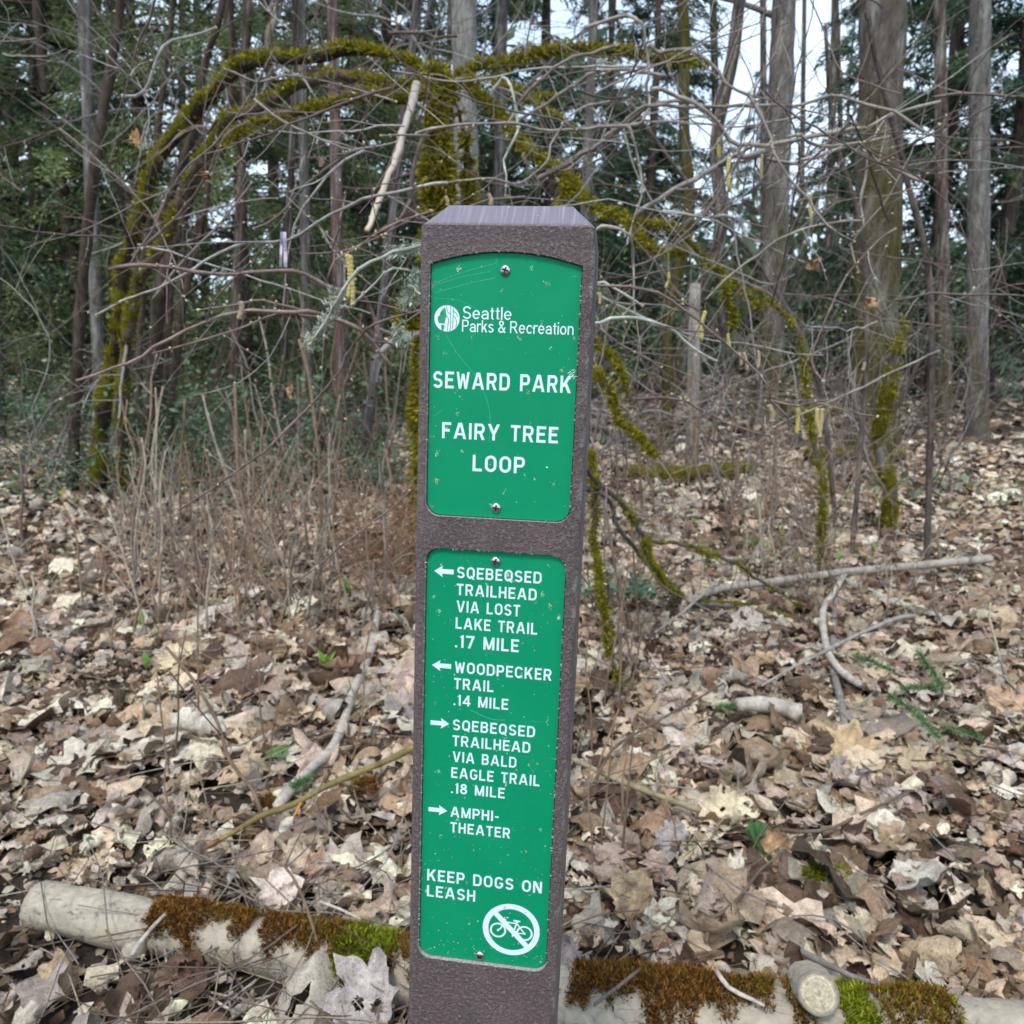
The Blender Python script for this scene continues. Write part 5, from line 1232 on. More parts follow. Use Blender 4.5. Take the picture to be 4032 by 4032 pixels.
# ------------------------------------------------------------------ hazel twigs
def traced_twig(parent, px, y0, y1, w0, w1, colr, bd=None, name="twig", side=2, budn=8, jit=.014):
    P = trace(px, y0, y1, .03, jit); d = (P - EYE) @ FWD; r = np.linspace(w0, w1, len(P)) / 2 / F_PX * d * (.84 if parent is not hz else .92)
    mb = MB(); P[1:-1] += rng.normal(0, 1, (len(P) - 2, 3)) * r[1:-1, None] * .35
    r = r * (1 + .22 * (rng.random(len(P)) < .18)); tube(mb, P, r, 6, np.repeat(np.asarray(colr)[None] * (1 + rng.normal(0, .2, (len(P) + 2, 1))), 6, 0), rough=.08)
    for _ in range(side + 1):
        i = rng.integers(1, len(P) - 2); e_ = unit(unit(P[i + 1] - P[i]) * .7 + rng.normal(0, .5, 3)); twig_fan(mb, bd, P[i], e_, rng.uniform(.1, .35), r[i] * .55, 0, .5)
    if bd is not None:
        for _ in range(budn): i = rng.integers(1, len(P) - 1); bud(bd, P[i] + rng.normal(0, 1, 3) * r[i] * 1.1, .0050)
        bud(bd, P[-1], .0065)
    return mb.build(name, M_twig, parent), P
def catkin(parent, px, y0p, y1p, w, y, colr, dx=0):
    a_ = at_y(px, y0p, y); b2 = at_y(px + dx, y1p, y); R_ = wpx(w * .86, y); n = 26; Q = np.linspace(a_, b2, n); Q[:, 0] += np.sin(np.linspace(0, 3, n) + rng.normal(0, .4)) * R_ * rng.uniform(-1.3, 1.3)
    mb = MB(); k = 9; r = R_ * (.78 + .22 * (np.arange(n) % 2)) * np.clip(np.minimum(np.arange(n) + 1.6, n - np.arange(n)) / 2.6, .3, 1)
    tube(mb, Q, r, k, np.repeat(np.asarray(colr)[None] * np.where(np.arange(n + 2) % 2 == 0, 1.1, .72)[:, None], k, 0), rough=.12)
    tube(mb, [a_ + [0, 0, .014], a_], .0011, 4, (.2, .15, .1)); mb.build("catkin", M_catkin, parent)
YEL, PINK, TAN = np.array([.54, .45, .16]), np.array([.46, .35, .25]), np.array([.48, .38, .20])
G_ = lambda k: TW[3] * k * .8 * np.array([1.06, .98, .90])
hz = empty("hazel_shrub", at_y(520, 1900, 2.4) * [1, 1, 0], "hazel shrub at left with dark stems, pale buds and a yellow catkin pair", "shrub")
hb = MB()
for px, y0, y1, w0, w1, c, s_ in (
    ([(430, 1060), (500, 1043), (686, 1053), (829, 1071), (984, 1075), (1152, 1078), (1245, 1099), (1320, 1130), (1419, 1162), (1469, 1237), (1494, 1348)], 1.75, 1.9, 13, 17, TW[4] * 1.3, 3),
    ([(300, 1500), (506, 1426), (624, 1373), (748, 1299), (873, 1237), (966, 1218), (1090, 1227), (1214, 1230), (1307, 1243), (1382, 1274), (1432, 1317), (1488, 1373), (1540, 1440)], 1.55, 1.8, 12, 19, TW[4] * 1.5, 4),
    ([(599, 1392), (811, 1330), (997, 1261), (1100, 1240), (1270, 1249)], 1.6, 1.75, 8, 10, TW[4] * 1.4, 2),
    ([(1214, 1230), (1050, 1180), (947, 1193), (780, 1221)], 1.75, 1.6, 11, 8, TW[4] * 1.2, 1),
    ([(1690, 1205), (1649, 1218), (1494, 1274), (1432, 1330), (1357, 1410), (1307, 1497), (1214, 1590), (1140, 1671), (1059, 1758), (966, 1839), (842, 1926), (700, 2010)], 1.45, 1.9, 12, 9, TW[4] * 1.3, 4),
    ([(1700, 1870), (1643, 1914), (1556, 1988), (1432, 2094), (1332, 2156), (1245, 2230), (1171, 2299), (1175, 2330)], 1.35, 1.6, 10, 6, TW[2] * 1.6, 1),
    ([(1760, 720), (1699, 727), (1556, 758), (1432, 783), (1357, 814), (1245, 870), (1121, 932), (997, 963), (873, 1006), (748, 1068), (624, 1130), (500, 1180), (380, 1240)], 1.7, 1.9, 13, 10, TW[3] * 1.1, 4),
    ([(1700, 955), (1649, 969), (1556, 994), (1481, 1043), (1401, 1106), (1338, 1162), (1295, 1249), (1220, 1355)], 1.5, 1.5, 16, 12, BARK["lichen"], 1),
    ([(1649, 1075), (1556, 1050), (1469, 1099), (1388, 1199)], 1.55, 1.55, 11, 8, BARK["lichen"] * .9, 1),
    ([(1290, 1100), (1330, 1040), (1400, 985), (1500, 930), (1600, 880), (1700, 830)], 1.6, 1.7, 9, 9, TW[4] * 1.2, 3),
    ([(1180, 1000), (1330, 985), (1500, 920), (1640, 850)], 1.7, 1.7, 7, 8, TW[4] * 1.4, 2),
    ([(1245, 870), (1300, 960), (1345, 1010), (1400, 1100)], 1.8, 1.75, 9, 7, TW[0] * 1.2, 1),
    ([(480, 380), (560, 345), (660, 195), (740, 125), (850, 108)], 2.2, 2.3, 17, 10, TW[3] * 1.0, 3),
    ([(1690, 535), (1580, 534), (1500, 534)], 2.2, 2.1, 10, 7, TW[1], 0),
    ([(1430, 585), (1360, 600), (1200, 720), (1105, 850), (1000, 900)], 2.1, 2.2, 13, 9, TW[0], 2),
    ([(1000, 390), (1120, 480), (1300, 560), (1390, 580), (1560, 560)], 2.3, 2.2, 10, 9, TW[1], 2),
    ([(1530, 130), (1640, 125), (1720, 135), (1800, 140)], 2.6, 2.6, 16, 13, TW[2], 1),
    ([(880, 270), (1000, 300), (1130, 290), (1350, 340), (1560, 400)], 2.2, 2.3, 10, 8, TW[1], 3),
    ([(520, 1010), (640, 900), (800, 700), (900, 560), (980, 480)], 2.3, 2.5, 14, 10, TW[2], 3),
    ([(600, 1180), (720, 1010), (860, 880), (990, 720)], 2.0, 2.2, 12, 7, TW[0], 3),
    ([(1360, 1160), (1345, 1000), (1330, 930), (1360, 760)], 2.0, 2.0, 10, 7, TW[1], 2)):
    traced_twig(hz, px, y0, y1, w0, w1, c, hb, side=s_, budn=5)
for px, w0, w1 in (([(575, 1930), (600, 1500), (640, 1160), (711, 826), (767, 700), (830, 560)], 66, 44), ([(480, 1900), (500, 1250), (600, 960), (720, 640), (800, 420)], 44, 26), ([(640, 1960), (700, 1290), (770, 990), (800, 900), (820, 720)], 30, 22),
                   ([(540, 1850), (560, 1300), (590, 800), (640, 380), (680, 60), (700, -150)], 26, 18), ([(620, 1840), (700, 900), (790, 330), (860, 100), (900, -120)], 30, 22), ([(650, 1800), (720, 1100), (880, 560), (905, 200), (910, -100)], 24, 18), ([(280, 1980), (330, 1200), (420, 600), (470, 100), (480, -100)], 46, 30)):
    y0 = on_ground(px[0][0], px[0][1], -.05)[1]; P = trace(px, y0, y0 - .2, .08, .03); limb(hz, "stem", P, wpx(w0, y0), wpx(w1, y0), BARK["brown"] * .75, 9, .07, M_bark)
# lichen tufts on two near branches
mb = MB(); LCN = [np.array([.50, .56, .44]), np.array([.62, .66, .55]), np.array([.38, .45, .33])]
for px, n in (([(1649, 969), (1556, 994)], 50), ([(1338, 1162), (1295, 1249), (1220, 1355)], 130), ([(1640, 1090), (1625, 1150), (1600, 1200)], 120), ([(1560, 1310), (1590, 1330)], 60)):
    P = trace(px, 1.52, 1.52, .01); i = rng.integers(0, len(P), n); tufts(mb, P[i] + rng.normal(0, .007, (n, 3)), unit(rng.normal(0, 1, (n, 3))), .012, LCN, 6)
mb.build("lichen", M_moss, hz)
mb = MB(); P = trace([(1640, 1175), (1610, 1215), (1600, 1290)], 1.58, 1.6, .01); moss_on(mb, P, .016, MOSS, 2600, .014, up=.1); mb.build("moss", M_moss, hz)
catkin(hz, 1366, 1000, 1178, 24, 1.6, YEL, 3); catkin(hz, 1386, 1004, 1214, 24, 1.6, YEL, -6); catkin(hz, 944, 1186, 1258, 26, 1.62, PINK, -2)
fine = MB()
for i in range(15):
    p = at_y(rng.uniform(380, 1650), rng.uniform(60, 1350), rng.uniform(1.9, 2.9)); twig_fan(fine, hb, p, np.array([rng.normal(0, 1), rng.normal(0, .5), rng.normal(.1, .5)]), rng.uniform(.3, .8), rng.uniform(.0022, .0042), 1, .12)
for i in range(22):
    p = at_y(rng.uniform(-100, 1500), rng.uniform(-100, 900), rng.uniform(2.8, 4.6)); twig_fan(fine, None, p, np.array([rng.normal(0, 1), rng.normal(0, .5), rng.normal(.4, .6)]), rng.uniform(.4, 1.2), rng.uniform(.0025, .005), 1)
tag(fine.build("fine_twigs", M_twig, hz), kind="stuff"); tag(hb.build("buds", M_catkin, hz), kind="stuff")

hr = empty("hazel_shrub", at_y(3300, 1900, 2.7) * [1, 1, 0], "hazel shrub right of the post, a thicket of grey twigs with hanging yellow catkins", "shrub")
hb = MB()
for px, y0, y1, w0, w1, c, s_ in (
    ([(2300, 110), (2400, 77), (2471, 77), (2519, 107), (2537, 190), (2558, 256), (2555, 333), (2561, 381), (2543, 464), (2507, 506), (2400, 512), (2307, 516), (2171, 516), (2028, 491), (1873, 484), (1717, 503), (1640, 525)], 2.3, 2.1, 17, 10, G_(1), 3),
    ([(2558, 173), (2608, 185), (2698, 202), (2805, 256), (2876, 315), (2936, 381), (2995, 452), (3037, 536), (3061, 613), (3114, 708), (3174, 786), (3221, 863), (3281, 911), (3364, 952)], 2.3, 2.0, 20, 9, G_(.9), 4),
    ([(2570, 350), (2602, 357), (2674, 369), (2733, 411), (2817, 476), (2894, 542), (2965, 565), (3055, 565), (3174, 542), (3293, 524), (3412, 494), (3525, 452), (3700, 400)], 2.2, 2.3, 20, 16, G_(1.05), 3),
    ([(2380, 540), (2436, 500), (2519, 440), (2579, 411), (2727, 405), (2936, 411), (3156, 411), (3263, 381), (3382, 387), (3525, 452), (3640, 520)], 2.25, 2.2, 16, 13, G_(.95), 3),
    ([(2500, 850), (2602, 774), (2698, 720), (2817, 667), (2894, 631), (2965, 613), (3025, 577)], 2.4, 2.4, 22, 28, BARK["grey"] * 1.2, 3),
    ([(2995, 619), (3085, 643), (3174, 631), (3352, 577), (3500, 540)], 2.4, 2.5, 20, 14, BARK["pale"] * .8, 2),
    ([(3100, 540), (3156, 548), (3233, 571), (3352, 577), (3442, 607), (3525, 655), (3650, 720)], 2.2, 2.2, 15, 15, G_(1), 3),
    ([(3400, 590), (3400, 607), (3406, 714), (3388, 804), (3400, 875), (3364, 952), (3380, 1071)], 2.2, 2.2, 14, 9, G_(1), 2),
    ([(2470, 500), (2483, 518), (2513, 655), (2528, 732), (2516, 821), (2477, 917), (2470, 960)], 2.1, 2.1, 13, 9, G_(.95), 2),
    ([(2750, 400), (2699, 404), (2556, 422), (2469, 484), (2370, 565), (2214, 652), (2120, 700)], 2.4, 2.5, 16, 20, TW[0] * 1.1, 2),
    ([(2420, 180), (2332, 193), (2245, 224), (2152, 292), (2090, 354), (2034, 422), (1990, 500)], 2.6, 2.5, 14, 14, TW[0] * 1.2, 2),
    ([(2620, 300), (2550, 286), (2370, 273), (2276, 329), (2152, 404), (2047, 472)], 2.5, 2.6, 18, 14, TW[1], 2),
    ([(1940, 380), (1947, 360), (1966, 311), (1997, 317), (2022, 385), (2031, 472), (2028, 547), (1984, 621), (1978, 700), (1990, 770)], 2.2, 2.1, 18, 8, BARK["lichen"] * .85, 1),
    ([(2400, 400), (2314, 410), (2214, 472), (2171, 571), (2158, 640), (2059, 708), (1950, 715), (1800, 712), (1717, 727)], 2.2, 1.9, 11, 10, TW[1], 2),
    ([(2340, 900), (2351, 894), (2400, 894), (2463, 938), (2494, 1006), (2494, 1118), (2481, 1199), (2454, 1240)], 1.7, 1.7, 15, 11, G_(1.15), 1),
    ([(2330, 1120), (2351, 1119), (2473, 1126), (2576, 1158), (2685, 1222), (2801, 1305), (2897, 1389), (2967, 1466), (3012, 1536), (3035, 1578), (3102, 1636), (3108, 1700)], 1.6, 1.8, 15, 9, TW[4] * 1.4, 3),
    ([(3035, 1576), (3134, 1581), (3231, 1597), (3340, 1622), (3455, 1639)], 1.8, 1.8, 10, 7, TW[4] * 1.4, 1),
    ([(2330, 1285), (2351, 1273), (2454, 1241), (2557, 1273), (2653, 1325), (2749, 1382), (2820, 1421)], 1.55, 1.7, 19, 12, BARK["lichen"] * .95, 1),
    ([(2330, 1270), (2430, 1350), (2544, 1421), (2621, 1472), (2660, 1545), (2680, 1570)], 1.6, 1.7, 9, 8, TW[4] * 1.2, 1),
    ([(2500, 1572), (2512, 1569), (2653, 1565), (2749, 1607), (2910, 1678), (3038, 1719)], 1.8, 1.9, 11, 8, TW[4] * 1.2, 1),
    ([(2325, 1720), (2380, 1860), (2395, 1930), (2380, 2090), (2385, 2300)], 1.7, 1.7, 11, 7, TW[4] * 1.3, 1),
    ([(2310, 1120), (2380, 1110), (2450, 1140), (2530, 1205)], 1.7, 1.7, 14, 10, BARK["lichen"] * .8, 1),
    ([(3700, 1380), (3528, 1460), (3400, 1525), (3220, 1600), (3050, 1680)], 2.2, 2.2, 12, 9, G_(.9), 2),
    ([(2780, 1180), (2860, 1090), (3000, 1000), (3110, 920), (3280, 870), (3400, 870)], 2.1, 2.2, 9, 12, G_(.9), 3),
    ([(2610, 830), (2720, 860), (2850, 850), (2920, 870), (2935, 925)], 2.3, 2.3, 12, 14, TW[3], 1),
    ([(3080, 80), (3060, 200), (2990, 330), (2950, 450), (2920, 600), (2910, 720)], 2.2, 2.2, 10, 8, TW[4] * 1.3, 2),
    ([(3528, 900), (3430, 960), (3350, 1080), (3250, 1250), (3200, 1400), (3240, 1500)], 2.2, 2.0, 10, 8, TW[4] * 1.2, 3)):
    traced_twig(hr, px, y0, y1, w0, w1, c, hb, side=s_, budn=4)
for px, w0, w1 in (([(3350, 2250), (3420, 1400), (3380, 900), (3300, 500), (3250, 100)], 22, 13), ([(3300, 2150), (3200, 1500), (3000, 1050), (2700, 700), (2480, 400)], 20, 13), ([(3650, 2250), (3640, 1200), (3560, 700), (3440, 250), (3400, -50)], 28, 18)):
    y0 = on_ground(px[0][0], px[0][1], -.05)[1]; P = trace(px, y0, y0 - .4, .06, .03); limb(hr, "stem", P, wpx(w0, y0), wpx(w1, y0), TW[0] * 1.1, 7, .06, M_bark)
for a in ((2830, 542, 625, 17, 2.3, YEL), (2874, 619, 756, 21, 2.1, YEL), (3001, 607, 708, 15, 2.3, TAN), (3192, 762, 863, 15, 2.2, YEL), (2629, 1071, 1134, 15, 2.0, YEL), (2776, 1224, 1342, 19, 1.75, YEL), (2868, 1312, 1370, 15, 1.8, YEL), (2914, 1386, 1440, 14, 1.75, PINK), (2932, 1386, 1460, 16, 1.75, PINK),
          (3028, 1594, 1665, 25, 1.8, TAN), (3138, 1594, 1710, 20, 1.8, YEL), (3222, 1607, 1706, 22, 1.8, YEL), (3238, 1607, 1728, 22, 1.8, TAN), (3403, 1425, 1460, 16, 2.0, PINK), (2361, 1150, 1200, 16, 1.7, TAN), (2985, 1380, 1450, 14, 1.9, PINK), (1925, 762, 812, 22, 1.7, PINK), (1757, 772, 812, 18, 1.7, TAN)):
    catkin(hr, a[0], a[1], a[2], a[3], a[4], a[5], rng.normal(0, 5))
fine = MB()
for i in range(30):
    p = at_y(rng.uniform(2050, 3700), rng.uniform(-20, 1250), rng.uniform(1.9, 2.9)); twig_fan(fine, hb, p, np.array([rng.normal(0, 1), rng.normal(0, .5), rng.normal(0, .5)]), rng.uniform(.3, .8), rng.uniform(.0022, .0042), 1, .10)
for i in range(46):
    p = at_y(rng.uniform(1900, 4100), rng.uniform(-100, 1350), rng.uniform(2.8, 4.6)); twig_fan(fine, None, p, np.array([rng.normal(0, 1), rng.normal(0, .5), rng.normal(.1, .6)]), rng.uniform(.4, 1.2), rng.uniform(.0025, .005), 1)
tag(fine.build("fine_twigs", M_twig, hr), kind="stuff"); tag(hb.build("buds", M_catkin, hr), kind="stuff")

# lilac flagging tape hanging from a twig
fr_ = empty("ribbon", at_y(1115, 913, 1.75), "pale lilac ribbon tied to a twig left of the post, two strips hanging", "ribbon")
M_rib, nt_, b_ = mat_new("lilac_ribbon"); b_.inputs["Base Color"].default_value = (.62, .53, .62, 1); b_.inputs["Roughness"].default_value = .5
for x0, x1, w in ((1109, 1105, 5), (1120, 1124, 7)):
    mb = MB(); zz = np.linspace(912, 1050, 14); V = []
    for i, z_ in enumerate(zz):
        xx = x0 + (x1 - x0) * i / 13; t_ = .006 * math.sin(i * .7 + x0); V += [at_y(xx - w, z_, 1.75 + t_), at_y(xx + w, z_ + 2, 1.755 - t_)]
    mb.add(V, q=[(2 * i, 2 * i + 1, 2 * i + 3, 2 * i + 2) for i in range(13)]); mb.build("strip", M_rib, fr_)

# ------------------------------------------------------------------ trunks in the wood
def bark_tree(px0, px1, w, y, colr, label, moss=0.0, name="tree", cat="tree", wig=.0, limbs=3, h=15, lichen=0.4, group=None, flare=1.25, top=None):
    """px0 = photo point high on the trunk, px1 = low on it; the trunk runs on to the soil and far up"""
    a_, b2 = at_y(*px0, y), at_y(*px1, y); d = (a_ - b2) / max(a_[2] - b2[2], .1)
    zt = h if top is None else at_y(px0[0], top, y)[2]
    zz = np.linspace(-.25, zt, int(zt / .22) + 3); P = b2 + d * (zz - b2[2])[:, None]; P[:, 0] += wig * np.sin(zz * 1.3 + y) + wig * .5 * np.sin(zz * 2.9); P[:, 1] += wig * np.cos(zz * 1.1)
    g0 = P[1].copy(); root = empty(name, [P[1][0], P[1][1], 0], label, cat, group)
    R_ = wpx(w, y); r = R_ * (1 - .5 * np.clip(zz / 18, 0, 1)) * (1 + (flare - 1) * np.exp(-np.maximum(zz, 0) / .35)) * (1 + .03 * np.sin(zz * 3))
    k = 18; n = len(P) + 2
    ang = np.arange(k) * 2 * np.pi / k
    C = np.asarray(colr)[None, None] * (1 + rng.normal(0, .16, (n, k, 1)))
    bl = rng.random((n, k)) < lichen * .5; C[bl] = C[bl] * .35 + np.array([.36, .36, .31]) * .65
    hz_ = np.concatenate([zz[:1], zz, zz[-1:]])
    mk = np.clip(moss * 1.6 - .5 * hz_[:, None] * (.6 if moss < .9 else .15) + .35 * np.sin(3 * hz_[:, None] + 2 * ang[None]) + rng.normal(0, .15, (n, k)), 0, .9) if moss else np.zeros((n, k))
    C = C * (1 - mk[..., None]) + np.array([.085, .075, .016]) * mk[..., None]
    mb = MB(); tube(mb, P, r, k, C.reshape(-1, 3), rough=.03); mb.build("trunk", M_bark, root)
    if limbs:
        mb = MB()
        for _ in range(limbs):
            i = rng.integers(min(9, len(P) // 3), len(P) - 2); a3 = rng.uniform(0, 6.3); e_ = np.array([math.cos(a3), math.sin(a3), rng.uniform(.1, .8)]); L_ = rng.uniform(1, 3.2)
            Q = zig(P[i], e_, L_, 12, rng.normal(0, .06), .1); tube(mb, Q, np.linspace(r[i] * .3, .006, len(Q)), 5, np.asarray(colr) * .9, caps=False)
            for j in range(3, len(Q), 2): twig_fan(mb, None, Q[j], unit(rng.normal(0, 1, 3) + [0, 0, .3]), L_ * .35, .008, 1)
        mb.build("crown", M_twig, root)
    return root, P, r
gy = lambda py: on_ground(2016, py)[1]
GR, BR = np.array([.18, .165, .15]), np.array([.12, .088, .07])
bark_tree((1828, 100), (1838, 900), 98, 8.5, np.array([.30, .285, .255]), "pale lichen spotted trunk rising directly behind the post", .25, lichen=.9)
bark_tree((1645, 0), (1610, 300), 36, 7.0, np.array([.13, .10, .105]), "thin dark purplish trunk just left of the pale trunk behind the post", 0, limbs=3)
bark_tree((1318, 400), (1330, 1000), 46, 8.0, np.array([.17, .105, .09]), "slim reddish trunk seen left of the hanging pale dead stick", .1, limbs=3)
bark_tree((3085, 50), (3040, 1300), 98, gy(1690), np.array([.20, .175, .155]), "tall grey trunk against the bright sky with a mossy foot", .62, flare=1.6, lichen=.4)
bark_tree((3475, 50), (3440, 1500), 175, 8.5, np.array([.15, .125, .105]), "broad dark mossy trunk at the right edge", .85, limbs=8, flare=1.3)
bark_tree((2950, 0), (2800, 800), 52, 11, BR * .8, "dark leaning trunk crossing the bright sky left of the tall grey trunk", .2, wig=.12)
bark_tree((2705, 0), (2670, 900), 44, 10, BR * .8, "mossy slender trunk left of the leaning dark one", .9, wig=.08)
bark_tree((2340, 0), (2308, 760), 40, 11, GR * .9, "slender grey trunk right of the post's top, crossing the mossy limb", .1)
bark_tree((1975, 0), (1965, 1000), 48, 9.5, GR * .75, "grey brown trunk right of the pale trunk behind the post", .2)
bark_tree((975, 0), (968, 190), 36, 9, np.array([.13, .085, .07]), "reddish brown trunk left of the leaning pale trunk", 0)
bark_tree((1172, 0), (1165, 180), 26, 8, BR * .6, "thin nearly black trunk above the mossy arch's crest", 0, limbs=2)
bark_tree((1195, 600), (1205, 1100), 40, 9, GR * .8, "grey trunk among green boughs left of the slim reddish trunk", .3)
bark_tree((2735, 1200), (2730, 1480), 46, 7.5, np.array([.36, .31, .25]), "pale broken dead snag standing in the undergrowth at right", .1, "snag", "dead tree", limbs=0, top=1120, flare=1.3)
for i, (px, y, w) in enumerate([(-60, 10, 70), (140, 14, 50), (330, 9, 50), (3700, 13, 50), (3860, 10, 80), (4080, 15, 50)]):
    bark_tree((px, 0), (px + rng.normal(0, 20), 1200), w, y, [GR, BR][i % 2], ["stout grey trunk standing at the far left", "brown trunk second from the far left", "brown mossy trunk third from the far left", "slim brown trunk beyond the broad mossy one at right", "thick grey trunk near the far right", "slim brown trunk at the far right"][i], .3)
for i in range(12):
    y = rng.uniform(17, 34); px = rng.uniform(1400, 4250) if i < 9 else rng.uniform(-250, 1400)
    bark_tree((px, 0), (px + rng.normal(0, 25), 1200), rng.uniform(18, 42), y, [GR * .8, BR, BR * .7][i % 3], "distant bare trunk deep in the wood", rng.choice([0, .3, .6]), limbs=3, group="distant trunks deep in the wood")

# ------------------------------------------------------------------ conifers
def conifer_parts(h, spread, low, nb, pal, fine=1.0):
    tk, nd = MB(), MB()
    zz = np.linspace(-.2, h, 24); P = np.stack([.05 * np.sin(zz), .05 * np.cos(zz * .7), zz], 1); tube(tk, P, .015 + (.17 if fine == 1 else .085) * (1 - zz / h), 9, (.10, .075, .06), rough=.06)
    V, C = [], []
    for b in range(nb):
        z = low + (h - low) * rng.random() ** 1.35; L_ = spread * (1 - (z / h) ** 1.3) * rng.uniform(.55, 1.15) + .4; a = rng.uniform(0, 6.28)
        d = np.array([math.cos(a), math.sin(a), rng.uniform(-.05, .25)]); n = 9; u = np.linspace(0, 1, n)[:, None]
        Q = np.array([0, 0, z]) + d * L_ * u + np.array([0, 0, -1]) * (L_ * .38 * u ** 2); tube(tk, Q, np.linspace(.03, .006, n), 4, (.10, .08, .06), caps=False)
        ns = int(80 * L_ / 2.2 / fine) + 14; t = rng.uniform(.18, 1, ns); p = np.array([0, 0, z]) + d * L_ * t[:, None] + np.array([0, 0, -1]) * (L_ * .38 * t[:, None] ** 2)
        side = np.array([-d[1], d[0], 0]); s_ = rng.choice([-1, 1], ns)[:, None]; base_ = pal[rng.integers(len(pal))] * rng.uniform(.55, 1.35)
        for q in range(3):
            e_ = unit(d * rng.uniform(.3, 1, (ns, 1)) + side * s_ * rng.uniform(.3, 1.1, (ns, 1)) + np.array([0, 0, -1]) * rng.uniform(.1, 1.1, (ns, 1)) + rng.normal(0, .2, (ns, 3)))
            l = rng.uniform(.08, .24, (ns, 1)) * fine; w = unit(np.cross(e_, rng.normal(0, 1, (ns, 3)))) * l * rng.uniform(.09, .17, (ns, 1)); p2 = p + rng.normal(0, .08, (ns, 3))
            V.append(np.stack([p2 - w * .3, p2 + e_ * l * .5 + w, p2 + e_ * l, p2 + e_ * l * .5 - w], 1)); C.append(np.repeat((base_ * rng.uniform(.7, 1.3, (ns, 1)))[:, None], 4, 1))
    V = np.concatenate(V); C = np.concatenate(C).reshape(-1, 3); nd.add(V.reshape(-1, 3), q=np.arange(len(V) * 4).reshape(-1, 4), c=np.clip(C, 0, 1))
    return tk, nd
DG = [np.array([.080, .125, .066]), np.array([.095, .145, .070]), np.array([.066, .108, .066])]
LG = [np.array([.15, .20, .075]), np.array([.12, .165, .07]), np.array([.18, .23, .085])]
PROTO = []
for h, sp_, lo, nb, pal in ((21, 3.2, 1.8, 130, DG), (17, 2.7, 1.0, 120, DG), (14, 2.4, .7, 105, LG), (24, 3.4, 4, 120, DG)):
    tk, nd = conifer_parts(h, sp_, lo, nb, pal, .5 if pal is LG else 1.0); tm, nm = tk.mesh("trunk"), nd.mesh("needles", False); tm.materials.append(M_bark); nm.materials.append(M_needle); PROTO.append((tm, nm))
def conifer(kind, px, y, label, group, s=1.0):
    p = at_y(px, 1372, y); root = empty("conifer_tree", (p[0], p[1], 0), label, "conifer", group)
    for nme, me in (("trunk", PROTO[kind][0]), ("crown", PROTO[kind][1])):
        o = bpy.data.objects.new(nme, me); COL.objects.link(o); o.parent = root
    root.rotation_euler = (0, 0, rng.uniform(0, 6.28)); root.scale = (s,) * 3
for px, y, k in ((640, 12, 2), (980, 10.5, 2), (1240, 13, 2), (320, 12, 2), (1440, 16, 2)):
    conifer(k, px, y, "bright green feathery conifer behind the hazel stems at left", "bright green conifers at left", rng.uniform(.85, 1.1))
for px, y, k in ((-100, 13, 0), (150, 17, 1), (520, 22, 3), (1120, 24, 3), (1560, 19, 0), (1720, 27, 3), (1950, 22, 0), (2150, 18, 1), (2380, 25, 0), (2540, 21, 1), (3400, 24, 1), (3640, 19, 0), (3900, 17, 1), (4150, 20, 0), (3260, 36, 1), (2830, 40, 2), (3010, 42, 2), (2930, 48, 1)):
    conifer(k, px, y, "dark green conifer deep in the wood", "dark conifers in the wood", rng.uniform(.85, 1.15))
# ------------------------------------------------------------------ far wood closing the view
def far_wood():
    mb = MB(); n = 34000
    a = rng.uniform(-1.15, 1.15, n); R_ = rng.uniform(36, 75, n); x = R_ * np.sin(a); y = R_ * np.cos(a)
    hmax = 7 + 3 * np.sin(a * 9 + 1) + 2 * np.sin(a * 21); z = np.abs(rng.normal(0, 1, n)) * hmax * .55
    p = np.stack([x, y, z], 1); l = rng.uniform(.5, 1.5, (n, 1))
    for q in range(2):
        e_ = unit(rng.normal(0, 1, (n, 3)) + [0, 0, -.2]); w = unit(np.cross(e_, rng.normal(0, 1, (n, 3)))) * l * .22; V = np.stack([p, p + e_ * l * .5 + w, p + e_ * l, p + e_ * l * .5 - w], 1)
        c = pick(DG + LG[1:2] + [np.array([.07, .06, .045])], n); mb.add(V.reshape(-1, 3), q=np.arange(n * 4).reshape(-1, 4), c=np.repeat(c[:, None], 4, 1).reshape(-1, 3))
    tag(mb.build("distant_forest", M_needle, smooth=False), "dark green mass of distant forest closing the view", "forest", kind="stuff")
far_wood()

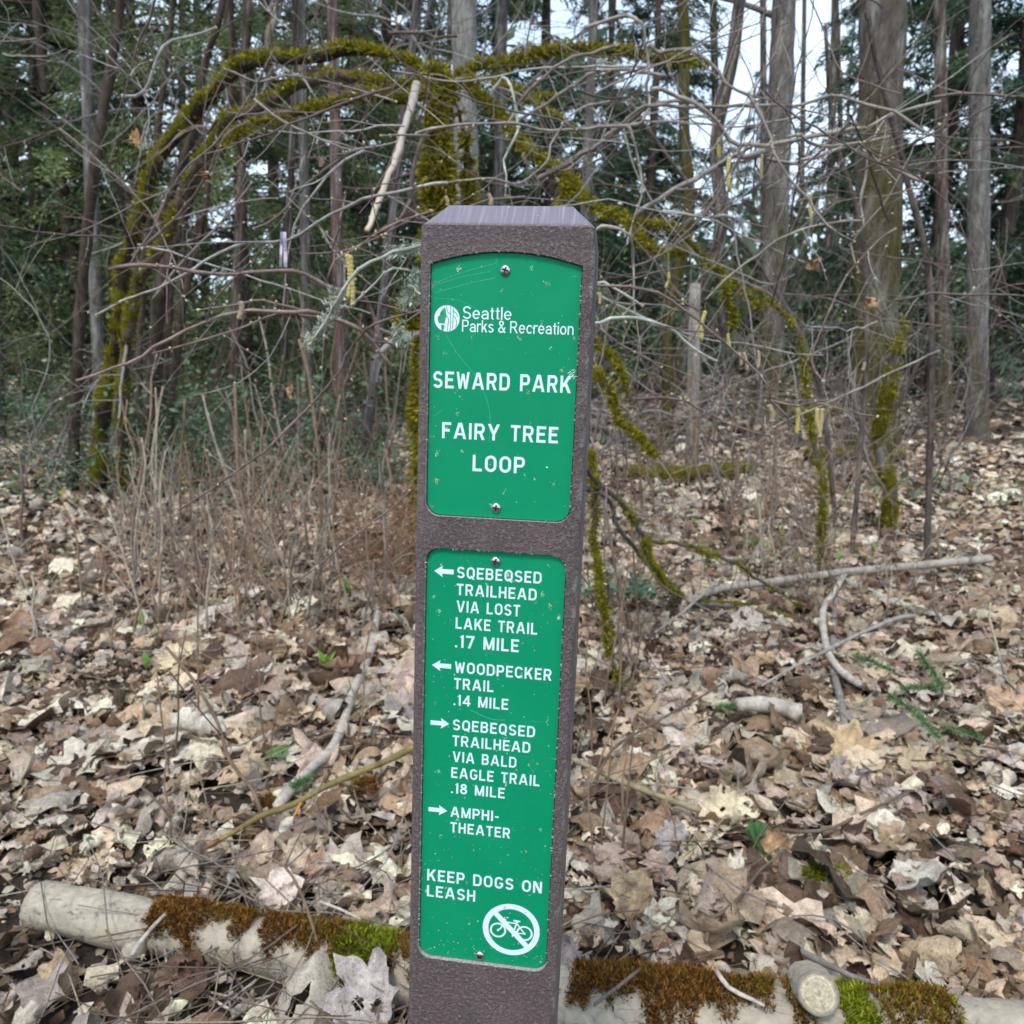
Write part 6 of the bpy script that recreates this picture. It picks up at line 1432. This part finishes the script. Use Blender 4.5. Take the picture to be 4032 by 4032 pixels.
# ------------------------------------------------------------------ undergrowth
def bush(px, y, h, w, pal, n, leaf, label, name="salal_bush", cat="bush", group=None, z0=0.02, glossy=M_green, stems=14):
    p0 = at_y(px, 1372, y); p0[2] = 0; root = empty(name, p0, label, cat, group); st_, fo = MB(), MB()
    for _ in range(stems):
        a = rng.uniform(0, 6.28); e_ = np.array([math.cos(a) * w * .4, math.sin(a) * w * .4, h * rng.uniform(.6, 1)]); Q = catmull([p0 + rng.normal(0, w * .12, 3) * [1, 1, 0], p0 + e_ * .5 + rng.normal(0, .03, 3), p0 + e_], .08); tube(st_, Q, .004, 4, BARK["brown"], caps=False)
    c0 = rng.normal(0, 1, (max(4, n // 70), 3)) * [w * .33, w * .33, h * .25] + [0, 0, h * .5]; i = rng.integers(0, len(c0), n)
    p = p0 + c0[i] + rng.normal(0, 1, (n, 3)) * [w * .13, w * .13, h * .13]; p[:, 2] = np.abs(p[:, 2]) + z0
    e_ = unit(rng.normal(0, 1, (n, 3)) * [1, 1, .5]); s_ = unit(np.cross(e_, rng.normal(0, .5, (n, 3)) + [0, 0, 1])); l = leaf * rng.uniform(.6, 1.3, (n, 1))
    V = np.stack([p, p + e_ * l * .5 + s_ * l * .28, p + e_ * l, p + e_ * l * .5 - s_ * l * .28], 1)
    fo.add(V.reshape(-1, 3), q=np.arange(n * 4).reshape(-1, 4), c=np.repeat(pick(pal, n)[:, None], 4, 1).reshape(-1, 3))
    st_.build("stems", M_twig, root); fo.build("foliage", glossy, root, smooth=False)
SAL = [np.array([.085, .150, .085]), np.array([.11, .185, .105]), np.array([.065, .115, .065])]
for px, y, h, w, n in ((1010, 6.2, .95, 1.1, 1500), (760, 7.0, .8, 1.3, 1500), (1250, 7.2, .75, 1.2, 1300), (560, 6.4, .6, 1.0, 1000), (1480, 6.6, .6, 1.0, 1000), (330, 7.2, .8, 1.3, 1000), (90, 8, .9, 1.4, 1000)):
    bush(px, y, h, w, SAL, n, .055, "low bush of dark bluish green glossy leaves in the left undergrowth", group="glossy green bushes in the left undergrowth")
bush(2420, 3.2, .28, .35, SAL, 160, .05, "small dark green leafy clump just right of the post", stems=5)
SPR = [np.array([.15, .21, .06]), np.array([.11, .165, .05]), np.array([.19, .25, .07])]
for px, y in ((700, 9), (1050, 10.5), (1350, 9.5), (1550, 11), (2450, 10), (2650, 12.5), (3250, 11.5), (3400, 10), (2950, 15), (2150, 12), (3650, 11), (200, 10)):
    bush(px, y, rng.uniform(1.4, 2.4), 1.6, SPR + SAL[:2], 700, .06, "loose shrub of sparse fresh green leaves among the trunks", "leafing_shrub", "shrub", "leafing shrubs among the trunks", .3, stems=26)
def ground_green():
    mb = MB(); n = 22000; y = rng.uniform(5.5, 32, n); x = rng.uniform(-1, 1, n) * (y * .8 + 1); keep = (np.sin(x * 1.1 + .7 * y) + np.sin(.8 * y - x * .6) + .9 * (x < -.5) + .03 * y > 1.0); x, y = x[keep], y[keep]; n = len(x)
    p = np.stack([x, y, gz(x, y) + rng.uniform(.02, .22, n)], 1); e_ = unit(rng.normal(0, 1, (n, 3)) * [1, 1, .6]); s_ = unit(np.cross(e_, [0, 0, 1.])); l = rng.uniform(.05, .13, (n, 1))
    V = np.stack([p, p + e_ * l * .5 + s_ * l * .25, p + e_ * l, p + e_ * l * .5 - s_ * l * .25], 1); mb.add(V.reshape(-1, 3), q=np.arange(n * 4).reshape(-1, 4), c=np.repeat(pick(SAL + SPR[1:2] + [MOSS[1]], n)[:, None], 4, 1).reshape(-1, 3))
    tag(mb.build("ground_cover", M_green, smooth=False), "low green ground cover across the woodland floor", "ground cover", kind="stuff")
ground_green()
for i, (px, y) in enumerate([(120, 6.4), (2250, 6.0), (2600, 7.2), (2900, 6.4), (3300, 7.0), (3700, 6.5), (1250, 9)]):
    p0 = at_y(px, 1372, y); p0[2] = 0; rt = empty("bare_shrub", p0, "leafless grey brown shrub of many fine stems in the middle distance", "shrub", "bare shrubs in the middle distance"); mb = MB()
    for _ in range(6):
        a = rng.uniform(0, 6.28); twig_fan(mb, None, p0 + rng.normal(0, .12, 3) * [1, 1, 0], np.array([math.cos(a) * .5, math.sin(a) * .5, 1]), rng.uniform(1.4, 2.8), rng.uniform(.005, .010), 1)
    mb.build("stems", M_twig, rt)
for px, y, ln, lab in (([(2480, 1870), (2700, 1880), (2960, 1850)], .10, 60, "mossy rotten log lying across the litter at right, middle distance"), ([(3020, 1630), (3150, 1640), (3300, 1625)], .15, 50, "grey fallen limb beside the tall grey trunk's mossy foot"), ([(560, 1660), (640, 1720), (760, 1790)], .12, 60, "dark rotten log in shade at left below the hazel stems"), ([(3180, 1800), (3400, 1790), (3560, 1800)], .10, 45, "mossy branch on the ground near the right edge"), ([(1270, 1800), (1400, 1770), (1540, 1740)], .08, 26, "pale fallen stick behind the broken sapling")):
    P = catmull(np.array([on_ground(a[0], a[1], y * .6) for a in px]), .06); r = np.full(len(P), wpx(ln, P[0][1])); rt = empty("rotten_log", P[0] * [1, 1, 0], lab, "log")
    mb = MB(); tube(mb, P, r, 10, BARK["dark"] * 1.3 if "pale" not in lab else BARK["pale"], rough=.06); mb.build("log", M_bark, rt)
    if "mossy" in lab or "dark" in lab: m2 = MB(); moss_on(m2, P, r, MOSS, 500, .03, up=1.0, patch=.8); m2.build("moss", M_moss, rt)
